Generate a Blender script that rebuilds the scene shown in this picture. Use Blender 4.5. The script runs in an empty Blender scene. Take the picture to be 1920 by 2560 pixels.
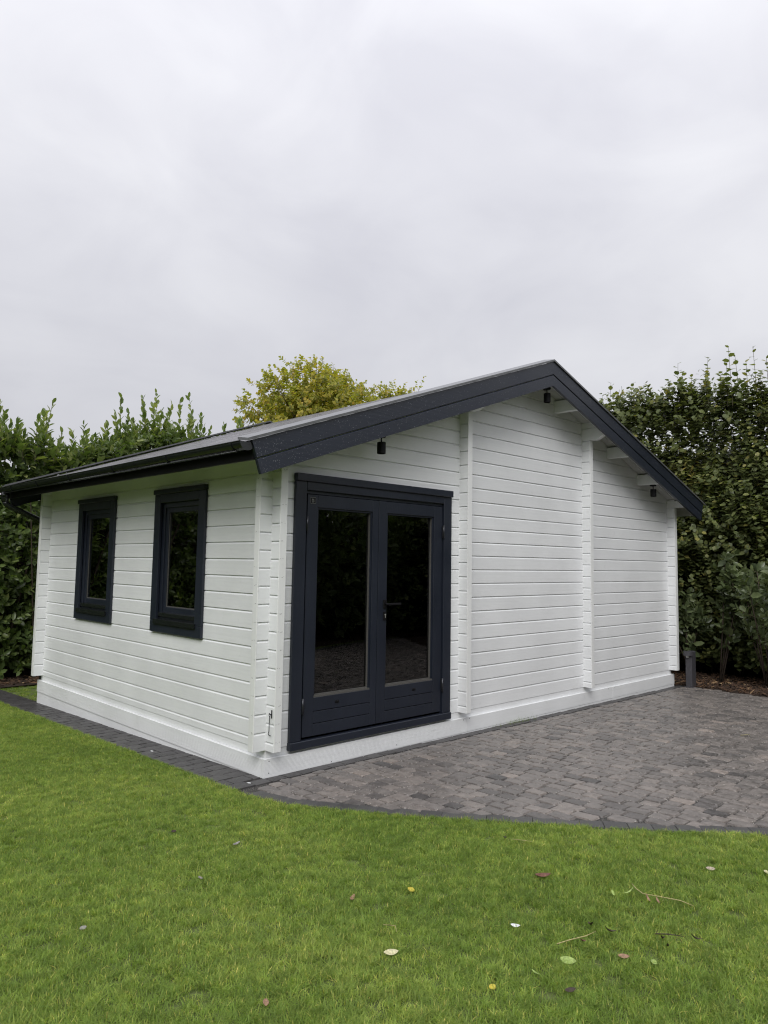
import bpy, bmesh, math, random
import numpy as np
from mathutils import Vector, Matrix

random.seed(7)
rng = np.random.default_rng(11)
SC = bpy.context.scene
COL = SC.collection

# ------------------------------------------------------------------ camera
CAMP = Vector((-3.2271, -4.6176, 1.3987))
YAW, PITCH, ROLL, FPX = 0.7710, 0.0870, 0.0156, 1827.56
fw = Vector((math.sin(YAW) * math.cos(PITCH), math.cos(YAW) * math.cos(PITCH), math.sin(PITCH)))
r0 = Vector((math.cos(YAW), -math.sin(YAW), 0))
u0 = r0.cross(fw)
cr = r0 * math.cos(ROLL) + u0 * math.sin(ROLL)
cu = u0 * math.cos(ROLL) - r0 * math.sin(ROLL)
cam = bpy.data.cameras.new("camera")
cam.sensor_fit = 'VERTICAL'
cam.sensor_height = 24.0
cam.lens = FPX / 2560 * 24.0
cam.shift_x = (960 - 977.2) / 2560
cam.shift_y = (1248.62 - 1280) / 2560
cam.clip_start = 0.05
cam.clip_end = 600
co = bpy.data.objects.new("camera", cam)
COL.objects.link(co)
m = Matrix.Identity(4)
for i in range(3):
    m[i][0], m[i][1], m[i][2], m[i][3] = cr[i], cu[i], -fw[i], CAMP[i]
co.matrix_world = m
SC.camera = co

# ------------------------------------------------------------------ sky, sun, exposure
SUN_EL, SUN_AZ = math.radians(44), math.radians(230)      # azimuth clockwise from +Y
w = bpy.data.worlds.new("World")
SC.world = w
w.use_nodes = True
nt = w.node_tree
N, LK = nt.nodes, nt.links
bg = N["Background"]
sky = N.new("ShaderNodeTexSky")
sky.sky_type = 'NISHITA'
sky.sun_disc = False
sky.sun_elevation = SUN_EL
sky.sun_rotation = SUN_AZ
sky.air_density = 1.0
sky.dust_density = 4.0
tc = N.new("ShaderNodeTexCoord")
sep = N.new("ShaderNodeSeparateXYZ")
LK.new(tc.outputs["Generated"], sep.inputs[0])
mp = N.new("ShaderNodeMapping")
mp.inputs["Scale"].default_value = (1.0, 1.0, 1.7)
mp.inputs["Location"].default_value = (5.3, 2.2, 0.9)
LK.new(tc.outputs["Generated"], mp.inputs[0])
n1 = N.new("ShaderNodeTexNoise")
n1.inputs["Scale"].default_value = 1.45
n1.inputs["Detail"].default_value = 5.0
n1.inputs["Roughness"].default_value = 0.5
n1.inputs["Distortion"].default_value = 0.25
LK.new(mp.outputs[0], n1.inputs["Vector"])
cr1 = N.new("ShaderNodeValToRGB")                          # cloud thickness -> grey of the overcast
cr1.color_ramp.elements[0].position = 0.36
cr1.color_ramp.elements[0].color = (5.75, 5.75, 6.22, 1)
cr1.color_ramp.elements[1].position = 0.60
cr1.color_ramp.elements[1].color = (7.2, 7.2, 7.52, 1)
n2 = N.new("ShaderNodeTexNoise")                             # finer, torn cloud edges
n2.inputs["Scale"].default_value = 4.2
n2.inputs["Detail"].default_value = 7.0
n2.inputs["Roughness"].default_value = 0.52
n2.inputs["Distortion"].default_value = 0.7
LK.new(mp.outputs[0], n2.inputs["Vector"])
nm = N.new("ShaderNodeMixRGB"); nm.inputs[0].default_value = 0.34
LK.new(n1.outputs[0], nm.inputs[1]); LK.new(n2.outputs[0], nm.inputs[2])
LK.new(nm.outputs[0], cr1.inputs[0])
# an overcast sky grows brighter from the horizon to the zenith
mr = N.new("ShaderNodeMapRange")
mr.inputs["From Min"].default_value = 0.0
mr.inputs["From Max"].default_value = 1.0
mr.inputs["To Min"].default_value = 0.83
mr.inputs["To Max"].default_value = 1.85
pw = N.new("ShaderNodeMath"); pw.operation = 'POWER'; pw.inputs[1].default_value = 1.5; pw.use_clamp = True
LK.new(sep.outputs[2], pw.inputs[0])
LK.new(pw.outputs[0], mr.inputs["Value"])
mul = N.new("ShaderNodeVectorMath")
mul.operation = 'SCALE'
LK.new(cr1.outputs[0], mul.inputs[0])
LK.new(mr.outputs[0], mul.inputs["Scale"])
mx = N.new("ShaderNodeMixRGB")
mx.inputs[0].default_value = 0.93
LK.new(sky.outputs[0], mx.inputs[1])
LK.new(mul.outputs[0], mx.inputs[2])
LK.new(mx.outputs[0], bg.inputs[0])
bg.inputs[1].default_value = 0.093

sl = bpy.data.lights.new("sun", 'SUN')
sl.energy = 1.5
sl.angle = math.radians(34)
sl.color = (1.0, 0.985, 0.965)
so = bpy.data.objects.new("sun", sl)
COL.objects.link(so)
sd = Vector((math.sin(SUN_AZ) * math.cos(SUN_EL), math.cos(SUN_AZ) * math.cos(SUN_EL), math.sin(SUN_EL)))
so.location = sd * 40
so.rotation_euler = sd.to_track_quat('Z', 'Y').to_euler()

SC.view_settings.view_transform = 'Standard'
SC.view_settings.look = 'None'
SC.view_settings.exposure = 0.30
SC.view_settings.gamma = 1.0
SC.view_settings.use_curve_mapping = False
SC.render.engine = 'CYCLES'
SC.cycles.max_bounces = 8
SC.cycles.filter_width = 1.15
SC.cycles.use_denoising = True
SC.cycles.transparent_max_bounces = 12

# ------------------------------------------------------------------ helpers
def zg(x, y):
    return -0.1925 - 0.0048 * min(max(x, -6), 9) - 0.028 * min(max(y, -9), 10)

def zgv(x, y):
    return -0.1925 - 0.0048 * np.clip(x, -6, 9) - 0.028 * np.clip(y, -9, 10)

class MB:
    """collects shapes, then links them as ONE mesh object (world coordinates)"""
    def __init__(s):
        s.v, s.f, s.sm = [], [], []
    def add(s, vs, fs, smooth=False):
        o = len(s.v)
        s.v.extend([tuple(a) for a in vs])
        s.f.extend([tuple(i + o for i in f) for f in fs])
        s.sm.extend([smooth] * len(fs))
        return s
    def box(s, x0, x1, y0, y1, z0, z1, c=0.0, M=None):
        if c <= 0:
            vs = [(x0, y0, z0), (x1, y0, z0), (x1, y1, z0), (x0, y1, z0), (x0, y0, z1), (x1, y0, z1), (x1, y1, z1), (x0, y1, z1)]
            fs = [(0, 3, 2, 1), (4, 5, 6, 7), (0, 1, 5, 4), (1, 2, 6, 5), (2, 3, 7, 6), (3, 0, 4, 7)]
        else:
            X, Y, Z = (x0, x1), (y0, y1), (z0, z1)
            vs, idx = [], {}
            for i in (0, 1):
                for j in (0, 1):
                    for k in (0, 1):
                        dx, dy, dz = (c, -c)[i], (c, -c)[j], (c, -c)[k]
                        idx[i, j, k, 0] = len(vs); vs.append((X[i], Y[j] + dy, Z[k] + dz))
                        idx[i, j, k, 1] = len(vs); vs.append((X[i] + dx, Y[j], Z[k] + dz))
                        idx[i, j, k, 2] = len(vs); vs.append((X[i] + dx, Y[j] + dy, Z[k]))
            fs = []
            for a in (0, 1):
                s1 = lambda i, j, k: idx[i, j, k, 0]
                fs.append([idx[a, 0, 0, 0], idx[a, 0, 1, 0], idx[a, 1, 1, 0], idx[a, 1, 0, 0]])
                fs.append([idx[0, a, 0, 1], idx[0, a, 1, 1], idx[1, a, 1, 1], idx[1, a, 0, 1]])
                fs.append([idx[0, 0, a, 2], idx[0, 1, a, 2], idx[1, 1, a, 2], idx[1, 0, a, 2]])
            for a in (0, 1):
                for b in (0, 1):
                    fs.append([idx[a, b, 0, 0], idx[a, b, 1, 0], idx[a, b, 1, 1], idx[a, b, 0, 1]])
                    fs.append([idx[a, 0, b, 0], idx[a, 1, b, 0], idx[a, 1, b, 2], idx[a, 0, b, 2]])
                    fs.append([idx[0, a, b, 1], idx[1, a, b, 1], idx[1, a, b, 2], idx[0, a, b, 2]])
            for i in (0, 1):
                for j in (0, 1):
                    for k in (0, 1):
                        fs.append([idx[i, j, k, 0], idx[i, j, k, 1], idx[i, j, k, 2]])
        if M is not None:
            vs = [M @ Vector(q) for q in vs]
        return s.add(vs, fs)
    def extrude(s, poly, fn0, fn1):
        """poly: list of 2-D points; fn0/fn1 turn one into a 3-D point at either end"""
        n = len(poly)
        vs = [fn0(*q) for q in poly] + [fn1(*q) for q in poly]
        fs = [tuple(range(n))[::-1], tuple(range(n, 2 * n))] + [(i, (i + 1) % n, n + (i + 1) % n, n + i) for i in range(n)]
        return s.add(vs, fs)
    def tube(s, pts, r, n=8, cap=True):
        pts = [Vector(q) for q in pts]
        rs = r if isinstance(r, (list, tuple)) else [r] * len(pts)
        vs, fs = [], []
        pu = None
        for i, q in enumerate(pts):
            d = (pts[min(i + 1, len(pts) - 1)] - pts[max(i - 1, 0)]).normalized()
            if pu is None:
                pu = d.orthogonal().normalized()
            pu = (pu - d * pu.dot(d)).normalized()
            pv = d.cross(pu)
            for k in range(n):
                a = 2 * math.pi * k / n
                vs.append(q + (pu * math.cos(a) + pv * math.sin(a)) * rs[i])
        for i in range(len(pts) - 1):
            for k in range(n):
                fs.append((i * n + k, i * n + (k + 1) % n, (i + 1) * n + (k + 1) % n, (i + 1) * n + k))
        s.add(vs, fs, True)
        if cap:
            o = len(s.v) - len(vs)
            s.f.append(tuple(o + k for k in range(n))[::-1]); s.sm.append(False)
            s.f.append(tuple(o + (len(pts) - 1) * n + k for k in range(n))); s.sm.append(False)
        return s
    def lathe(s, prof, cx, cy, n=20):
        vs, fs = [], []
        for r, z in prof:
            for k in range(n):
                a = 2 * math.pi * k / n
                vs.append((cx + r * math.cos(a), cy + r * math.sin(a), z))
        for i in range(len(prof) - 1):
            for k in range(n):
                fs.append((i * n + k, i * n + (k + 1) % n, (i + 1) * n + (k + 1) % n, (i + 1) * n + k))
        return s.add(vs, fs, False)
    def mesh(s, name, mat):
        me = bpy.data.meshes.new(name)
        me.from_pydata(s.v, [], s.f)
        me.polygons.foreach_set("use_smooth", s.sm)
        if mat is not None:
            me.materials.append(mat)
        bm = bmesh.new(); bm.from_mesh(me)
        bmesh.ops.recalc_face_normals(bm, faces=bm.faces)
        bm.to_mesh(me); bm.free()
        return me
    def build(s, name, mat, parent=None):
        return put(name, s.mesh(name, mat), parent)

def put(name, me, parent=None, M=None):
    o = bpy.data.objects.new(name, me)
    COL.objects.link(o)
    if parent is not None:
        o.parent = parent
        o.matrix_parent_inverse = WM[parent.name].inverted()
    if M is not None:
        o.matrix_basis = M
    WM[o.name] = M.copy() if M is not None else Matrix.Identity(4)
    return o
WM = {}

def tag(o, label=None, cat=None, group=None, kind=None):
    if label: o["label"] = label
    if cat: o["category"] = cat
    if group: o["group"] = group
    if kind: o["kind"] = kind
    return o

def root(name, loc, label, cat, group=None):
    o = bpy.data.objects.new(name, None)
    COL.objects.link(o)
    o.location = loc
    o.empty_display_size = 0.2
    WM[o.name] = Matrix.Translation(loc)
    return tag(o, label, cat, group)

def copy_tree(o, M, label=None):
    c = o.copy(); COL.objects.link(c)
    c.matrix_world = M
    WM[c.name] = M.copy()
    if label: c["label"] = label
    for ch in list(o.children):
        d = ch.copy(); COL.objects.link(d); d.parent = c
        for g in list(ch.children):
            e = g.copy(); COL.objects.link(e); e.parent = d
    return c

# ------------------------------------------------------------------ materials
def new_mat(name):
    mt = bpy.data.materials.new(name)
    mt.use_nodes = True
    return mt, mt.node_tree.nodes, mt.node_tree.links, mt.node_tree.nodes["Principled BSDF"]

def noise(n, l, scale, detail=3, coord=None, stretch=None, rough=0.55):
    t = n.new("ShaderNodeTexNoise")
    t.inputs["Scale"].default_value = scale
    t.inputs["Detail"].default_value = detail
    t.inputs["Roughness"].default_value = rough
    if coord is not None:
        if stretch:
            mpn = n.new("ShaderNodeMapping")
            mpn.inputs["Scale"].default_value = stretch
            l.new(coord, mpn.inputs[0]); l.new(mpn.outputs[0], t.inputs["Vector"])
        else:
            l.new(coord, t.inputs["Vector"])
    return t.outputs[0]

def ramp(n, l, fac, stops):
    rp = n.new("ShaderNodeValToRGB")
    e = rp.color_ramp.elements
    while len(e) < len(stops): e.new(0.5)
    for i, (p, c) in enumerate(stops):
        e[i].position = p
        e[i].color = (*c, 1) if len(c) == 3 else c
    l.new(fac, rp.inputs[0])
    return rp.outputs[0]

def grey(v): return (v, v, v)

def bump(n, l, h, b, strength=0.3, dist=0.01):
    bn = n.new("ShaderNodeBump")
    bn.inputs["Strength"].default_value = strength
    bn.inputs["Distance"].default_value = dist
    l.new(h, bn.inputs["Height"])
    l.new(bn.outputs[0], b.inputs["Normal"])

def mixc(n, l, fac, a, c2, mode='MIX'):
    mxn = n.new("ShaderNodeMixRGB"); mxn.blend_type = mode
    for s, x in ((0, fac), (1, a), (2, c2)):
        if isinstance(x, (int, float)): mxn.inputs[s].default_value = x
        elif isinstance(x, tuple): mxn.inputs[s].default_value = (*x, 1)
        else: l.new(x, mxn.inputs[s])
    return mxn.outputs[0]

def wood_paint(name, col, rough, axis, var=0.05, grain=0.16, dirt=0.0, ribs=0):
    """painted timber: faint grain along `axis`, tiny wear, optional milled ribs"""
    mt, n, l, b = new_mat(name)
    tcn = n.new("ShaderNodeTexCoord")
    oi = n.new("ShaderNodeObjectInfo")
    st = {'x': (1.2, 40, 55), 'y': (40, 1.2, 55), 'z': (45, 45, 1.2)}[axis]
    g = noise(n, l, 1.0, 4, tcn.outputs["Object"], st)
    pch = noise(n, l, 2.1, 3, tcn.outputs["Object"])
    dk = tuple(c * (1 - var) for c in col); lt = tuple(min(1, c * (1 + var)) for c in col)
    base = ramp(n, l, pch, [(0.3, dk), (0.7, lt)])
    gr = ramp(n, l, g, [(0.25, grey(1 - grain * 0.6)), (0.5, grey(1.0)), (0.8, grey(1.0))])
    base = mixc(n, l, 1.0, base, gr, 'MULTIPLY')
    rnd = ramp(n, l, oi.outputs["Random"], [(0, grey(1 - var)), (1, grey(1.0))])
    base = mixc(n, l, 1.0, base, rnd, 'MULTIPLY')
    if dirt:
        d = noise(n, l, 9, 5, tcn.outputs["Object"], None, 0.7)
        dd = ramp(n, l, d, [(0.60, grey(0)), (0.78, grey(dirt))])
        base = mixc(n, l, dd, base, (0.16, 0.15, 0.12))
    l.new(base, b.inputs["Base Color"])
    rr = ramp(n, l, pch, [(0.3, grey(rough - 0.06)), (0.7, grey(rough + 0.08))])
    l.new(rr, b.inputs["Roughness"])
    h = g
    if ribs:
        sp = n.new("ShaderNodeSeparateXYZ"); l.new(tcn.outputs["Object"], sp.inputs[0])
        ml = n.new("ShaderNodeMath"); ml.operation = 'MULTIPLY'; ml.inputs[1].default_value = 2 * math.pi / ribs
        l.new(sp.outputs[2], ml.inputs[0])
        sn = n.new("ShaderNodeMath"); sn.operation = 'SINE'; l.new(ml.outputs[0], sn.inputs[0])
        bn0 = n.new("ShaderNodeBump"); bn0.inputs["Strength"].default_value = 1.0; bn0.inputs["Distance"].default_value = 0.0022
        l.new(sn.outputs[0], bn0.inputs["Height"])
        l.new(bn0.outputs[0], b.inputs["Normal"])
    else:
        bump(n, l, h, b, 0.22, 0.004)
    return mt

WHITE = (0.795, 0.808, 0.818)
DARK = (0.0140, 0.0182, 0.0300)
M_white_y = wood_paint("white_paint_side", WHITE, 0.42, 'y', 0.04, 0.07, 0.10)
M_white_x = wood_paint("white_paint_gable", WHITE, 0.42, 'x', 0.04, 0.07, 0.10)
M_white_z = wood_paint("white_paint_end", (0.79, 0.80, 0.795), 0.45, 'z', 0.03, 0.10, 0.16)
M_white_rib = wood_paint("white_ribbed_board", (0.78, 0.785, 0.79), 0.4, 'x', 0.03, 0.04, 0.18, ribs=0.0075)
M_soffit = wood_paint("eave_shade_grey", (0.48, 0.485, 0.475), 0.5, 'x', 0.03, 0.08)  # white paint greyed so the eave underside reads more shaded
M_dark_x = wood_paint("charcoal_paint_x", DARK, 0.38, 'x', 0.08, 0.2)
M_dark_y = wood_paint("charcoal_paint_y", DARK, 0.38, 'y', 0.08, 0.2)
M_dark_z = wood_paint("charcoal_paint_z", DARK, 0.38, 'z', 0.08, 0.2)
M_lining = wood_paint("dark_interior", (0.03, 0.026, 0.022), 0.6, 'z', 0.1, 0.3)

def plain(name, col, rough=0.4, metal=0.0, var=0.12, scale=30, bmp=0.05):
    mt, n, l, b = new_mat(name)
    tcn = n.new("ShaderNodeTexCoord")
    nz = noise(n, l, scale, 3, tcn.outputs["Object"])
    l.new(ramp(n, l, nz, [(0.3, tuple(c * (1 - var) for c in col)), (0.7, tuple(min(1, c * (1 + var)) for c in col))]), b.inputs["Base Color"])
    b.inputs["Roughness"].default_value = rough
    b.inputs["Metallic"].default_value = metal
    if bmp: bump(n, l, nz, b, bmp, 0.003)
    return mt

M_black = plain("black_metal", (0.006, 0.006, 0.007), 0.55)
M_black.node_tree.nodes["Principled BSDF"].inputs["Specular IOR Level"].default_value = 0.2
M_gutter = plain("black_pvc", (0.012, 0.014, 0.014), 0.22)
M_hinge = plain("dark_steel", (0.05, 0.052, 0.06), 0.3, 0.6)
M_silver = plain("silver_print", (0.42, 0.42, 0.40), 0.3, 0.4)
M_bead = plain("grey_glazing_seal", (0.085, 0.082, 0.076), 0.6, 0, 0.25, 120)
M_bollard = plain("anthracite_powder_coat", (0.052, 0.051, 0.058), 0.5)
M_lampglass = plain("frosted_lamp_glass", (0.45, 0.45, 0.43), 0.3)
M_capwet = plain("wet_roof_cap", (0.10, 0.103, 0.106), 0.22, 0, 0.2, 18, 0.02)

def glass_mat(name, ior):
    mt = bpy.data.materials.new(name); mt.use_nodes = True
    n, l = mt.node_tree.nodes, mt.node_tree.links
    n.remove(n["Principled BSDF"])
    fr = n.new("ShaderNodeFresnel"); fr.inputs[0].default_value = ior
    tr = n.new("ShaderNodeBsdfTransparent"); tr.inputs[0].default_value = (0.55, 0.57, 0.57, 1)
    gl = n.new("ShaderNodeBsdfGlossy"); gl.inputs["Roughness"].default_value = 0.012; gl.inputs[0].default_value = (0.95, 0.95, 0.95, 1)
    ms = n.new("ShaderNodeMixShader")
    l.new(fr.outputs[0], ms.inputs[0]); l.new(tr.outputs[0], ms.inputs[1]); l.new(gl.outputs[0], ms.inputs[2])
    l.new(ms.outputs[0], n["Material Output"].inputs[0])
    return mt
M_glass = glass_mat("door_glass", 1.8)
M_glass2 = glass_mat("window_glass", 2.15)

def drop_mat():
    mt, n, l, b = new_mat("water_drop")
    b.inputs["Base Color"].default_value = (0.30, 0.31, 0.34, 1)
    b.inputs["Roughness"].default_value = 0.05
    b.inputs["IOR"].default_value = 1.33
    b.inputs["Specular IOR Level"].default_value = 0.8
    return mt
M_drop = drop_mat()

def stone_mat(name, stops, rough=0.5, speck=0.5, spec_col=(0.42, 0.40, 0.37), bmp=0.5, patch=0.35):
    mt, n, l, b = new_mat(name)
    geo = n.new("ShaderNodeNewGeometry")
    at = n.new("ShaderNodeAttribute"); at.attribute_name = "tone"
    base = ramp(n, l, at.outputs["Fac"], stops)
    n2 = noise(n, l, 22, 6, geo.outputs["Position"], None, 0.65)
    m2 = ramp(n, l, n2, [(0.3, grey(1 - patch)), (0.7, grey(1 + patch * 0.7))])
    base = mixc(n, l, 1.0, base, m2, 'MULTIPLY')
    n3 = noise(n, l, 260, 2, geo.outputs["Position"])
    m3 = ramp(n, l, n3, [(0.62, grey(0)), (0.72, grey(speck))])
    base = mixc(n, l, m3, base, spec_col)
    n4 = noise(n, l, 190, 3, geo.outputs["Position"])
    m4 = ramp(n, l, n4, [(0.30, grey(0.62)), (0.5, grey(1))])
    base = mixc(n, l, 1.0, base, m4, 'MULTIPLY')
    l.new(base, b.inputs["Base Color"])
    rr = ramp(n, l, n2, [(0.3, grey(rough - 0.1)), (0.7, grey(rough + 0.12))])
    l.new(rr, b.inputs["Roughness"])
    hh = mixc(n, l, 0.5, n2, n4)
    bump(n, l, hh, b, bmp, 0.006)
    return mt
M_cobble = stone_mat("tumbled_cobble", [(0, (0.072, 0.067, 0.066)), (0.35, (0.150, 0.136, 0.128)), (0.7, (0.225, 0.200, 0.184)), (1, (0.31, 0.262, 0.230))], 0.38)
M_paver = stone_mat("charcoal_paver", [(0, (0.050, 0.047, 0.048)), (1, (0.080, 0.076, 0.076))], 0.46, 0.25, (0.2, 0.2, 0.2), 0.35, 0.2)
M_kerb = stone_mat("grey_edge_block", [(0, (0.060, 0.059, 0.058)), (1, (0.092, 0.090, 0.087))], 0.55, 0.25, (0.25, 0.25, 0.24), 0.35, 0.2)

def sand_mat():
    mt, n, l, b = new_mat("joint_sand")
    geo = n.new("ShaderNodeNewGeometry")
    a = noise(n, l, 190, 3, geo.outputs["Position"])
    c = ramp(n, l, a, [(0.35, (0.018, 0.017, 0.016)), (0.58, (0.05, 0.047, 0.043)), (0.68, (0.36, 0.34, 0.31))])
    l.new(c, b.inputs["Base Color"]); b.inputs["Roughness"].default_value = 0.85
    bump(n, l, a, b, 0.8, 0.004)
    return mt
M_sand = sand_mat()

def soil_mat(name, a, c, sc=14):
    mt, n, l, b = new_mat(name)
    geo = n.new("ShaderNodeNewGeometry")
    q = noise(n, l, sc, 8, geo.outputs["Position"], None, 0.7)
    l.new(ramp(n, l, q, [(0.3, a), (0.7, c)]), b.inputs["Base Color"])
    b.inputs["Roughness"].default_value = 0.9
    bump(n, l, q, b, 0.6, 0.03)
    return mt
M_ground = soil_mat("grass_field", (0.030, 0.055, 0.012), (0.075, 0.085, 0.03), 6)
M_lawn = soil_mat("lawn_soil", (0.075, 0.105, 0.024), (0.125, 0.155, 0.042), 25)
M_mulch = soil_mat("bark_mulch_soil", (0.012, 0.007, 0.004), (0.05, 0.028, 0.016), 30)

def chip_mat():
    mt, n, l, b = new_mat("bark_chip")
    at = n.new("ShaderNodeAttribute"); at.attribute_name = "tone"
    l.new(ramp(n, l, at.outputs["Fac"], [(0, (0.018, 0.010, 0.006)), (0.55, (0.075, 0.040, 0.022)), (0.75, (0.20, 0.11, 0.055)), (1, (0.52, 0.38, 0.22))]), b.inputs["Base Color"])
    b.inputs["Roughness"].default_value = 0.75
    return mt
M_chip = chip_mat()

def leaf_mat(name, stops, rough=0.4, trans=0.25, vein=(0.2, 0.3, 0.08)):
    mt, n, l, b = new_mat(name)
    at = n.new("ShaderNodeAttribute"); at.attribute_name = "tone"
    geo = n.new("ShaderNodeNewGeometry")
    nz = noise(n, l, 34, 3, geo.outputs["Position"])
    c = ramp(n, l, at.outputs["Fac"], stops)
    mv = ramp(n, l, nz, [(0.3, grey(0.78)), (0.7, grey(1.18))])
    c = mixc(n, l, 1.0, c, mv, 'MULTIPLY')
    l.new(c, b.inputs["Base Color"])
    b.inputs["Roughness"].default_value = rough
    b.inputs["Specular IOR Level"].default_value = 0.42
    tl = n.new("ShaderNodeBsdfTranslucent")
    tcc = mixc(n, l, 1.0, c, (1.35, 1.5, 0.6), 'MULTIPLY')
    l.new(tcc, tl.inputs[0])
    ms = n.new("ShaderNodeMixShader"); ms.inputs[0].default_value = trans
    l.new(b.outputs[0], ms.inputs[1]); l.new(tl.outputs[0], ms.inputs[2])
    l.new(ms.outputs[0], n["Material Output"].inputs[0])
    return mt
M_laurel = leaf_mat("laurel_leaf", [(0, (0.056, 0.086, 0.028)), (0.5, (0.125, 0.178, 0.056)), (0.85, (0.215, 0.265, 0.092)), (1, (0.32, 0.35, 0.13))], 0.34, 0.38)
M_hazel = leaf_mat("round_leaf", [(0, (0.068, 0.088, 0.036)), (0.5, (0.145, 0.175, 0.064)), (0.85, (0.245, 0.255, 0.085)), (1, (0.37, 0.31, 0.085))], 0.44, 0.3)
M_shrub = leaf_mat("dark_shrub_leaf", [(0, (0.055, 0.075, 0.034)), (0.6, (0.115, 0.148, 0.068)), (1, (0.21, 0.25, 0.115))], 0.30, 0.2)
M_yellow = leaf_mat("autumn_leaf", [(0, (0.19, 0.22, 0.045)), (0.45, (0.34, 0.33, 0.062)), (0.8, (0.48, 0.40, 0.075)), (1, (0.55, 0.38, 0.08))], 0.5, 0.5)
M_bark = plain("bark", (0.055, 0.040, 0.028), 0.85, 0, 0.35, 40, 0.6)
M_twig = plain("green_twig", (0.070, 0.062, 0.028), 0.7, 0, 0.3, 40, 0.2)

def grass_mat():
    mt, n, l, b = new_mat("grass_blade")
    geo = n.new("ShaderNodeNewGeometry")
    oi = n.new("ShaderNodeObjectInfo")
    at = n.new("ShaderNodeAttribute"); at.attribute_name = "tone"
    big = noise(n, l, 0.9, 4, geo.outputs["Position"], None, 0.6)
    c1 = ramp(n, l, big, [(0.26, (0.180, 0.275, 0.054)), (0.5, (0.245, 0.345, 0.076)), (0.76, (0.335, 0.420, 0.112))])
    fine = noise(n, l, 16, 4, geo.outputs["Position"])
    c2 = ramp(n, l, fine, [(0.3, grey(0.82)), (0.7, grey(1.2))])
    c = mixc(n, l, 1.0, c1, c2, 'MULTIPLY')
    c3 = ramp(n, l, oi.outputs["Random"], [(0, (0.72, 0.78, 0.7)), (0.75, (1.10, 1.07, 1.0)), (1, (1.55, 1.34, 1.4))])
    c = mixc(n, l, 1.0, c, c3, 'MULTIPLY')
    c4 = ramp(n, l, at.outputs["Fac"], [(0, grey(0.8)), (0.90, grey(1.2)), (0.93, (2.6, 1.75, 2.6)), (1, (3.1, 2.1, 3.4))])
    c = mixc(n, l, 1.0, c, c4, 'MULTIPLY')
    l.new(c, b.inputs["Base Color"])
    b.inputs["Roughness"].default_value = 0.42
    b.inputs["Specular IOR Level"].default_value = 0.3
    tl = n.new("ShaderNodeBsdfTranslucent"); l.new(mixc(n, l, 1.0, c, (1.3, 1.35, 0.6), 'MULTIPLY'), tl.inputs[0])
    ms = n.new("ShaderNodeMixShader"); ms.inputs[0].default_value = 0.45
    l.new(b.outputs[0], ms.inputs[1]); l.new(tl.outputs[0], ms.inputs[2])
    l.new(ms.outputs[0], n["Material Output"].inputs[0])
    return mt
M_grass = grass_mat()

def shingle_mat():
    mt, n, l, b = new_mat("wet_shingle")
    oi = n.new("ShaderNodeObjectInfo")
    at = n.new("ShaderNodeAttribute"); at.attribute_name = "tone"
    geo = n.new("ShaderNodeNewGeometry")
    ad = n.new("ShaderNodeMath"); ad.operation = 'ADD'
    l.new(oi.outputs["Random"], ad.inputs[0]); l.new(at.outputs["Fac"], ad.inputs[1])
    fr = n.new("ShaderNodeMath"); fr.operation = 'FRACT'; l.new(ad.outputs[0], fr.inputs[0])
    c = ramp(n, l, fr.outputs[0], [(0, (0.060, 0.058, 0.063)), (1, (0.150, 0.142, 0.150))])
    g = noise(n, l, 320, 2, geo.outputs["Position"])
    c = mixc(n, l, 1.0, c, ramp(n, l, g, [(0.3, grey(0.6)), (0.7, grey(1.4))]), 'MULTIPLY')
    l.new(c, b.inputs["Base Color"])
    b.inputs["Roughness"].default_value = 0.30
    b.inputs["Specular IOR Level"].default_value = 0.7
    bump(n, l, g, b, 0.12, 0.001)
    return mt
M_shingle = shingle_mat()

def set_tone(me, vals):
    a = me.attributes.new("tone", 'FLOAT', 'FACE')
    a.data.foreach_set("value", np.asarray(vals, np.float32))

def quick_mesh(name, verts, loop_tot, loops, mat, tone=None, smooth=False):
    me = bpy.data.meshes.new(name)
    me.vertices.add(len(verts)); me.vertices.foreach_set("co", np.asarray(verts, np.float32).ravel())
    me.loops.add(len(loops)); me.loops.foreach_set("vertex_index", np.asarray(loops, np.int32))
    ls = np.concatenate([[0], np.cumsum(loop_tot)[:-1]]).astype(np.int32)
    me.polygons.add(len(loop_tot)); me.polygons.foreach_set("loop_start", ls)
    me.polygons.foreach_set("use_smooth", np.full(len(loop_tot), smooth, bool))
    me.update(calc_edges=True)
    me.materials.append(mat)
    if tone is not None: set_tone(me, tone)
    return me

# ================================================================== THE SETTING
W_, L_, T_, P_ = 6.701, 4.6176, 0.0621, 0.135        # gable width, side length, log thickness, log pitch
E_ = 0.1028                                             # how far log ends run past the crossing
YB = L_ + T_                                            # outer face of the rear wall

xs, ys = [-160, -6, 9, 160], [-160, -9, 10, 160]
g = MB()
vv = [(x, y, zg(x, y) - 0.03) for y in ys for x in xs]
g.add(vv, [(j * 4 + i, j * 4 + i + 1, (j + 1) * 4 + i + 1, (j + 1) * 4 + i) for j in range(3) for i in range(3)])
tag(g.build("ground", M_ground), "flat green field reaching away under the garden", kind="structure")

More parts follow.
